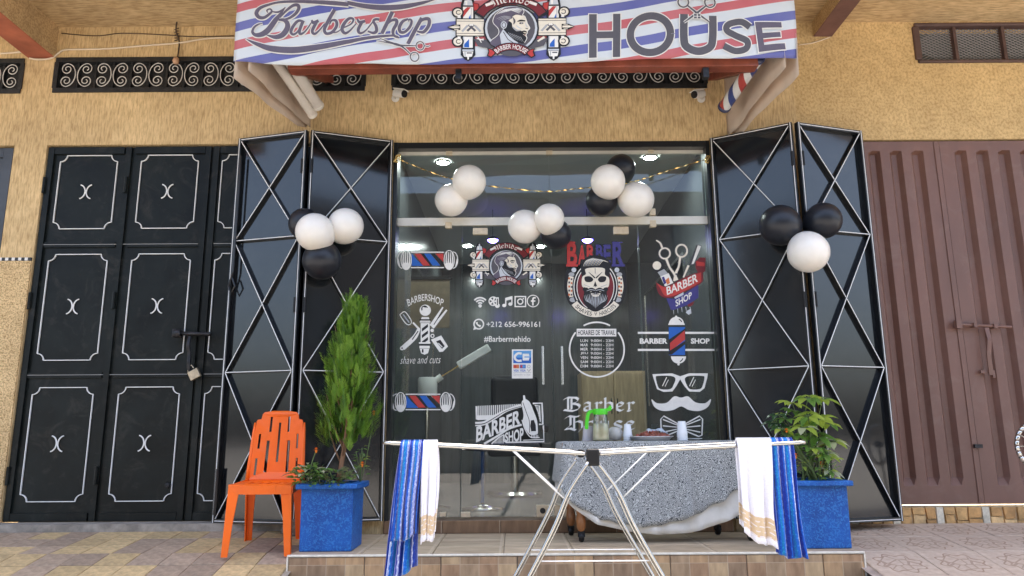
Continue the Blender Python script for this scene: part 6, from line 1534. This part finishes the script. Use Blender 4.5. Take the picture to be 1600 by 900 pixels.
MB().grid([[(x - .03 + .15 * i / 12, -.49 + .10 * j / 8, TT + .082 + .016 * math.sin(i * .8 + j) * math.sin(j * 1.1) - .03 * ((i - 5) / 8) ** 2 - .012 * ((j - 4) / 4) ** 2) for j in range(9)] for i in range(13)]).build('wrap', film('cling_film', (.62, .72, .86), .55), ty, smooth=True)
x = on(1085, -.40); t = thing('saucer', 'small white plate behind the right cup stack', 'plate', (x, -.40, TT)); MB().lathe((x, -.40, TT), [(0, .004), (.03, .002), (.055, .012), (.056, .015), (.03, .006), (0, .007)], 28).build('plate', M_WCUP, t, smooth=True)

# ================================================================== drying rack and towels
YR0, YR1 = -2.95, -2.42
rk = thing('drying_rack', 'silver winged clothes drying rack standing in front of the terrace', 'drying rack', (.33, -2.7, -.28))
jc = wp(926, 710, YR0); le = wp(599, 692, YR0); re = wp(1261, 691, YR0)
ZR_ = .006
def prof(x):  # height of the wing rails: a shallow V
    t = (jc.x - x) / (jc.x - le.x) if x < jc.x else (x - jc.x) / (re.x - jc.x); e = le.z if x < jc.x else re.z
    return jc.z + (e - jc.z) * max(0, min(1, t)) ** .9
def wing(s):
    e = le if s < 0 else re; pts = []
    n = 22
    for i in range(n + 1):
        x = jc.x + s * .012 + (e.x - s * .035 - jc.x - s * .012) * i / n; pts.append((x, YR0, prof(x)))
    for k in range(1, 6): a = R(90 * k / 6); pts.append((e.x - s * .035 + s * .035 * math.sin(a), YR0 + .035 * (1 - math.cos(a)), e.z))
    for k in range(0, 6): a = R(90 * k / 6); pts.append((e.x - s * .035 + s * .035 * math.cos(a), YR1 - .035 + .035 * math.sin(a), e.z))
    for i in range(n, -1, -1):
        x = jc.x + s * .012 + (e.x - s * .035 - jc.x - s * .012) * i / n; pts.append((x, YR1, prof(x)))
    MB().tube(pts, .0078, 12).build('wing_frame', M_RACK, rk, smooth=True)
    for q in range(6):
        y = YR0 + (YR1 - YR0) * (q + .7) / 6.6; MB().tube([(jc.x + (e.x - jc.x) * t, y, prof(jc.x + (e.x - jc.x) * t) - .004) for t in (.06, .12, .2, .3, .4, .5, .7, .992)], .0026, 6).build('wire', M_WIREWHITE, rk, smooth=True)
    for t in (.08, .62): x_ = jc.x + (e.x - jc.x) * t; MB().tube([(x_, YR0 + .006, prof(x_) - .008), (x_, YR1 - .006, prof(x_) - .008)], .0045, 8).build('cross_bar', M_RACK, rk, smooth=True)
wing(-1); wing(1)
for y, k in ((YR0, 1), (YR1, .55)): bevel(MB().box(jc.x - .026 * k, jc.x + .026 * k, y - .017, y + .017, jc.z - .045 * k, jc.z + .022 * k).build('hinge_block', M_BLACKPL, rk), .008, 3)
lz = -.285
def legpts(y, s, yo):
    top = Vector((jc.x + s * .02, y + yo, jc.z - .03)); foot = Vector((jc.x + s * .53, y + yo, lz))
    k = top.lerp(foot, .13) + Vector((s * .016, 0, 0)); return [Vector(q) for q in spline([tuple(top), tuple(k), tuple(top.lerp(foot, .3)), tuple(top.lerp(foot, .65)), tuple(foot)], 5)]
for s in (-1, 1):
    a, b = legpts(YR0, s, .012 * s), legpts(YR1, s, -.012 * s)
    MB().tube(a, .0068, 12).build('leg', M_RACK, rk, smooth=True); MB().tube(b, .0068, 12).build('leg', M_RACK, rk, smooth=True)
    MB().tube([v + Vector((-s * .014, .004, 0)) for v in a[5:]], .0038, 8).build('leg_rail', M_RACK, rk, smooth=True); MB().tube([v + Vector((-s * .014, .004, 0)) for v in b[5:]], .0038, 8).build('leg_rail', M_RACK, rk, smooth=True)
    MB().tube([a[-1] + Vector((0, 0, .0085)), b[-1] + Vector((0, 0, .0085))], .0085, 10).build('foot_bar', M_RACK, rk, smooth=True)
    for y, src in ((YR0 + .03, a), (YR1 - .03, b)):
        x_ = jc.x + s * .32; k = src[6]; MB().tube([(x_, y, prof(x_) - .006), (k.x, y, k.z)], .0032, 8).build('stay', M_WIREWHITE, rk, smooth=True)
    for f in (.64,): 
        for y in (0,): MB().tube([a[0].lerp(a[-1], f), b[0].lerp(b[-1], f)], .005, 8).build('cross_bar', M_RACK, rk, smooth=True)
for zf, y in ((wp(900, 878, YR0).z, YR0 + .02), (wp(900, 858, YR1).z, YR1 - .02)):
    hw = .51 * (jc.z - zf) / (jc.z - lz); MB().tube([(jc.x - hw, y, zf), (jc.x + hw, y, zf)], .0028, 8).build('tie_wire', M_WIREWHITE, rk, smooth=True)

def terry(name, kind):
    m = mat(name, (.7, .7, .7), .95, spec=.1, sheen=.4); N = NT(m); tc = N.n('TexCoord'); uvn = N.n('UVMap'); sp = N.n('SeparateXYZ'); N.l(uvn.outputs[0], sp.inputs[0])
    n1 = N.n('TexNoise', Scale=150.0, Detail=3.0); N.l(tc.outputs['Object'], n1.inputs['Vector']); N.bump(n1.outputs[0], .6, .004)
    if kind == 'blue':
        wob = N.math('MULTIPLY', N.math('SINE', N.math('MULTIPLY', sp.outputs[1], 95.0)), .010)
        u = N.math('FRACT', N.math('ADD', N.math('ADD', N.math('MULTIPLY', sp.outputs[0], 2.15), wob), .03))
        c = N.ramp(u, [(0, (.012, .04, .28)), (.14, (.015, .13, .52)), (.24, (.55, .62, .80)), (.37, (.02, .18, .62)), (.50, (.02, .26, .52)), (.62, (.03, .20, .62)), (.72, (.50, .55, .76)), (.82, (.10, .10, .42)), (.88, (.62, .64, .78)), (.94, (.02, .06, .36))], True)
        mp = N.n('Mapping'); mp.inputs['Scale'].default_value = (26, 48, 1); N.l(uvn.outputs[0], mp.inputs[0]); v = N.n('TexVoronoi', Scale=1.0); N.l(mp.outputs[0], v.inputs['Vector'])
        patt = N.ramp(v.outputs['Distance'], [(.25, (1, 1, 1)), (.45, (.45, .5, .75))]); N.l(N.mix(.85, c, patt, 'MULTIPLY'), N.b.inputs['Base Color'])
    else:
        inb = N.math('MULTIPLY', N.math('GREATER_THAN', sp.outputs[1], .06), N.math('LESS_THAN', sp.outputs[1], .25))
        mp = N.n('Mapping'); mp.inputs['Scale'].default_value = (2.2, 5.5, 1); N.l(uvn.outputs[0], mp.inputs[0]); br_ = N.n('TexBrick', Scale=1.0); br_.inputs['Mortar Size'].default_value = .10; N.l(mp.outputs[0], br_.inputs['Vector'])
        br_.inputs['Color1'].default_value = (0, 0, 0, 1); br_.inputs['Color2'].default_value = (.4, .4, .4, 1); br_.inputs['Mortar'].default_value = (1, 1, 1, 1)
        base = N.ramp(n1.outputs[0], [(.3, (.68, .66, .72)), (.7, (.76, .75, .80))]); N.l(N.mix(N.math('MULTIPLY', inb, N.math('ADD', .12, N.math('MULTIPLY', br_.outputs['Color'], .8))), base, (.58, .42, .24)), N.b.inputs['Base Color'])
    return m
M_TB, M_TWH = terry('blue_towel', 'blue'), terry('white_towel', 'white')
def towel(label, m, top, front, back, Yb, seed, folds=4, amp=.015):
    """front / back: hem corners ((x_left, z), (x_right, z)); top: (x_left, x_right, z) where it lies over the rail"""
    rq = random.Random(seed); ph = rq.uniform(0, 6); NU, NV = 26, 30; bm = bmesh.new(); uv = bm.loops.layers.uv.new('UVMap')
    for hem, y0, y1, side in ((front, Yb - .014, Yb - .035, -1), (back, Yb + .016, Yb + .012, 1)):
        rows = []
        for j in range(NV + 1):
            f = j / NV; row = []
            for i in range(NU + 1):
                u = i / NU; xt = top[0] + (top[1] - top[0]) * u; xh = hem[0][0] + (hem[1][0] - hem[0][0]) * u; zh = hem[0][1] + (hem[1][1] - hem[0][1]) * u + .007 * math.sin(u * 7 + ph) + .003 * math.sin(u * 23 + ph)
                x_ = xt + (xh - xt) * f ** .85 + .006 * math.sin(f * 5 + ph) * (u - .2); z = top[2] + (zh - top[2]) * f
                if f < .06: yy = Yb + (y0 - Yb) * math.sin(f / .06 * math.pi / 2); z = top[2] - .014 * (1 - math.cos(f / .06 * math.pi / 2)) - .012 * f / .06
                else: yy = y0 + (y1 - y0) * f
                yy += side * amp * (math.sin(u * folds * 6.283 + ph) + .5 * math.sin(u * folds * 13 + ph * 2 + f * 2)) * min(1, f * 1.6) + side * .006 * math.sin(u * 5 + f * 7 + ph) * f
                row.append(bm.verts.new((x_, yy, z)))
            rows.append(row)
        for j in range(NV):
            for i in range(NU):
                fc = bm.faces.new((rows[j][i], rows[j][i+1], rows[j+1][i+1], rows[j+1][i])); fc.smooth = True
                for lp, (a, b) in zip(fc.loops, ((i, j), (i+1, j), (i+1, j+1), (i, j+1))): lp[uv].uv = (a / NU, 1 - b / NV)
    bmesh.ops.remove_doubles(bm, verts=bm.verts, dist=.0008)
    c = Vector(((top[0] + top[1]) / 2, Yb, top[2])); bmesh.ops.translate(bm, verts=bm.verts, vec=-c)
    me = bpy.data.meshes.new('towel'); bm.to_mesh(me); bm.free(); me.materials.append(m); o = link('towel', me); o.location = c; o.modifiers.new('thickness', 'SOLIDIFY').thickness = .004
    return tag(o, label, 'towel', 'towels on the drying rack')
def X(px, Y): return wp(px, 760, Y).x
def Zp(py, Y): return wp(800, py, Y).z
Yf = YR0 + .0; tz = le.z + .012
towel('long blue striped towel at the left end of the drying rack', M_TB, (X(626, Yf), X(660, Yf), tz), ((X(615, Yf), Zp(846, Yf)), (X(655, Yf), Zp(833, Yf))), ((X(601, Yf), Zp(910, Yf)), (X(654, Yf), Zp(885, Yf))), Yf, 1, 4)
towel('folded white towel with gold border at the left end of the drying rack', M_TWH, (X(659, Yf), X(684, Yf), tz), ((X(661, Yf), Zp(846, Yf)), (X(683, Yf), Zp(838, Yf))), ((X(658, Yf), Zp(838, Yf)), (X(682, Yf), Zp(830, Yf))), Yf, 2, 2, .010)
towel('white towel with gold border at the right end of the drying rack', M_TWH, (X(1155, Yf), X(1206, Yf), tz), ((X(1153, Yf), Zp(836, Yf)), (X(1203, Yf), Zp(860, Yf))), ((X(1154, Yf), Zp(826, Yf)), (X(1204, Yf), Zp(846, Yf))), Yf, 3, 2, .010)
towel('blue striped towel at the right end of the drying rack', M_TB, (X(1204, Yf + .02), X(1240, Yf + .02), tz), ((X(1202, Yf), Zp(868, Yf)), (X(1249, Yf), Zp(876, Yf))), ((X(1204, Yf), Zp(850, Yf)), (X(1247, Yf), Zp(860, Yf))), Yf + .02, 4, 4)

# segmented ring cut off by the right edge of the photograph
c = wp(1626, 697, -.7); rg = thing('wheel', 'silver and brown segmented wheel rim cut off by the right edge', 'wheel', (c.x, c.y, c.z))
n = 28
for q in range(n):
    a0, a1 = R(360 * q / n), R(360 * (q + .86) / n)
    MB().tube([c + Vector((.165 * math.cos(a0 + (a1 - a0) * k / 3), 0, .165 * math.sin(a0 + (a1 - a0) * k / 3))) for k in range(4)], .016, 8).build('segment', M_CHROME, rg, smooth=True)
MB().tube([c + Vector((.165 * math.cos(R(10 * q)), 0, .165 * math.sin(R(10 * q)))) for q in range(36)], .012, 8, closed=True).build('rim', mat('rim_brown', (.12, .08, .06), .6), rg, smooth=True)
MB().lathe(c, [(0, -.03), (.025, -.03), (.025, .03), (0, .03)], 14, axis='Y').build('hub', M_IRON, rg, ang=40)
for q in range(12):
    a = R(30 * q); MB().tube([c + Vector((.02 * math.cos(a), 0, .02 * math.sin(a))), c + Vector((.155 * math.cos(a), 0, .155 * math.sin(a)))], .0022, 5).build('spoke', M_CHROME, rg)
MB().tube([c, (c.x + .02, c.y + .05, gz(-.7) + .02)], .012, 8).build('stand', M_IRON, rg)
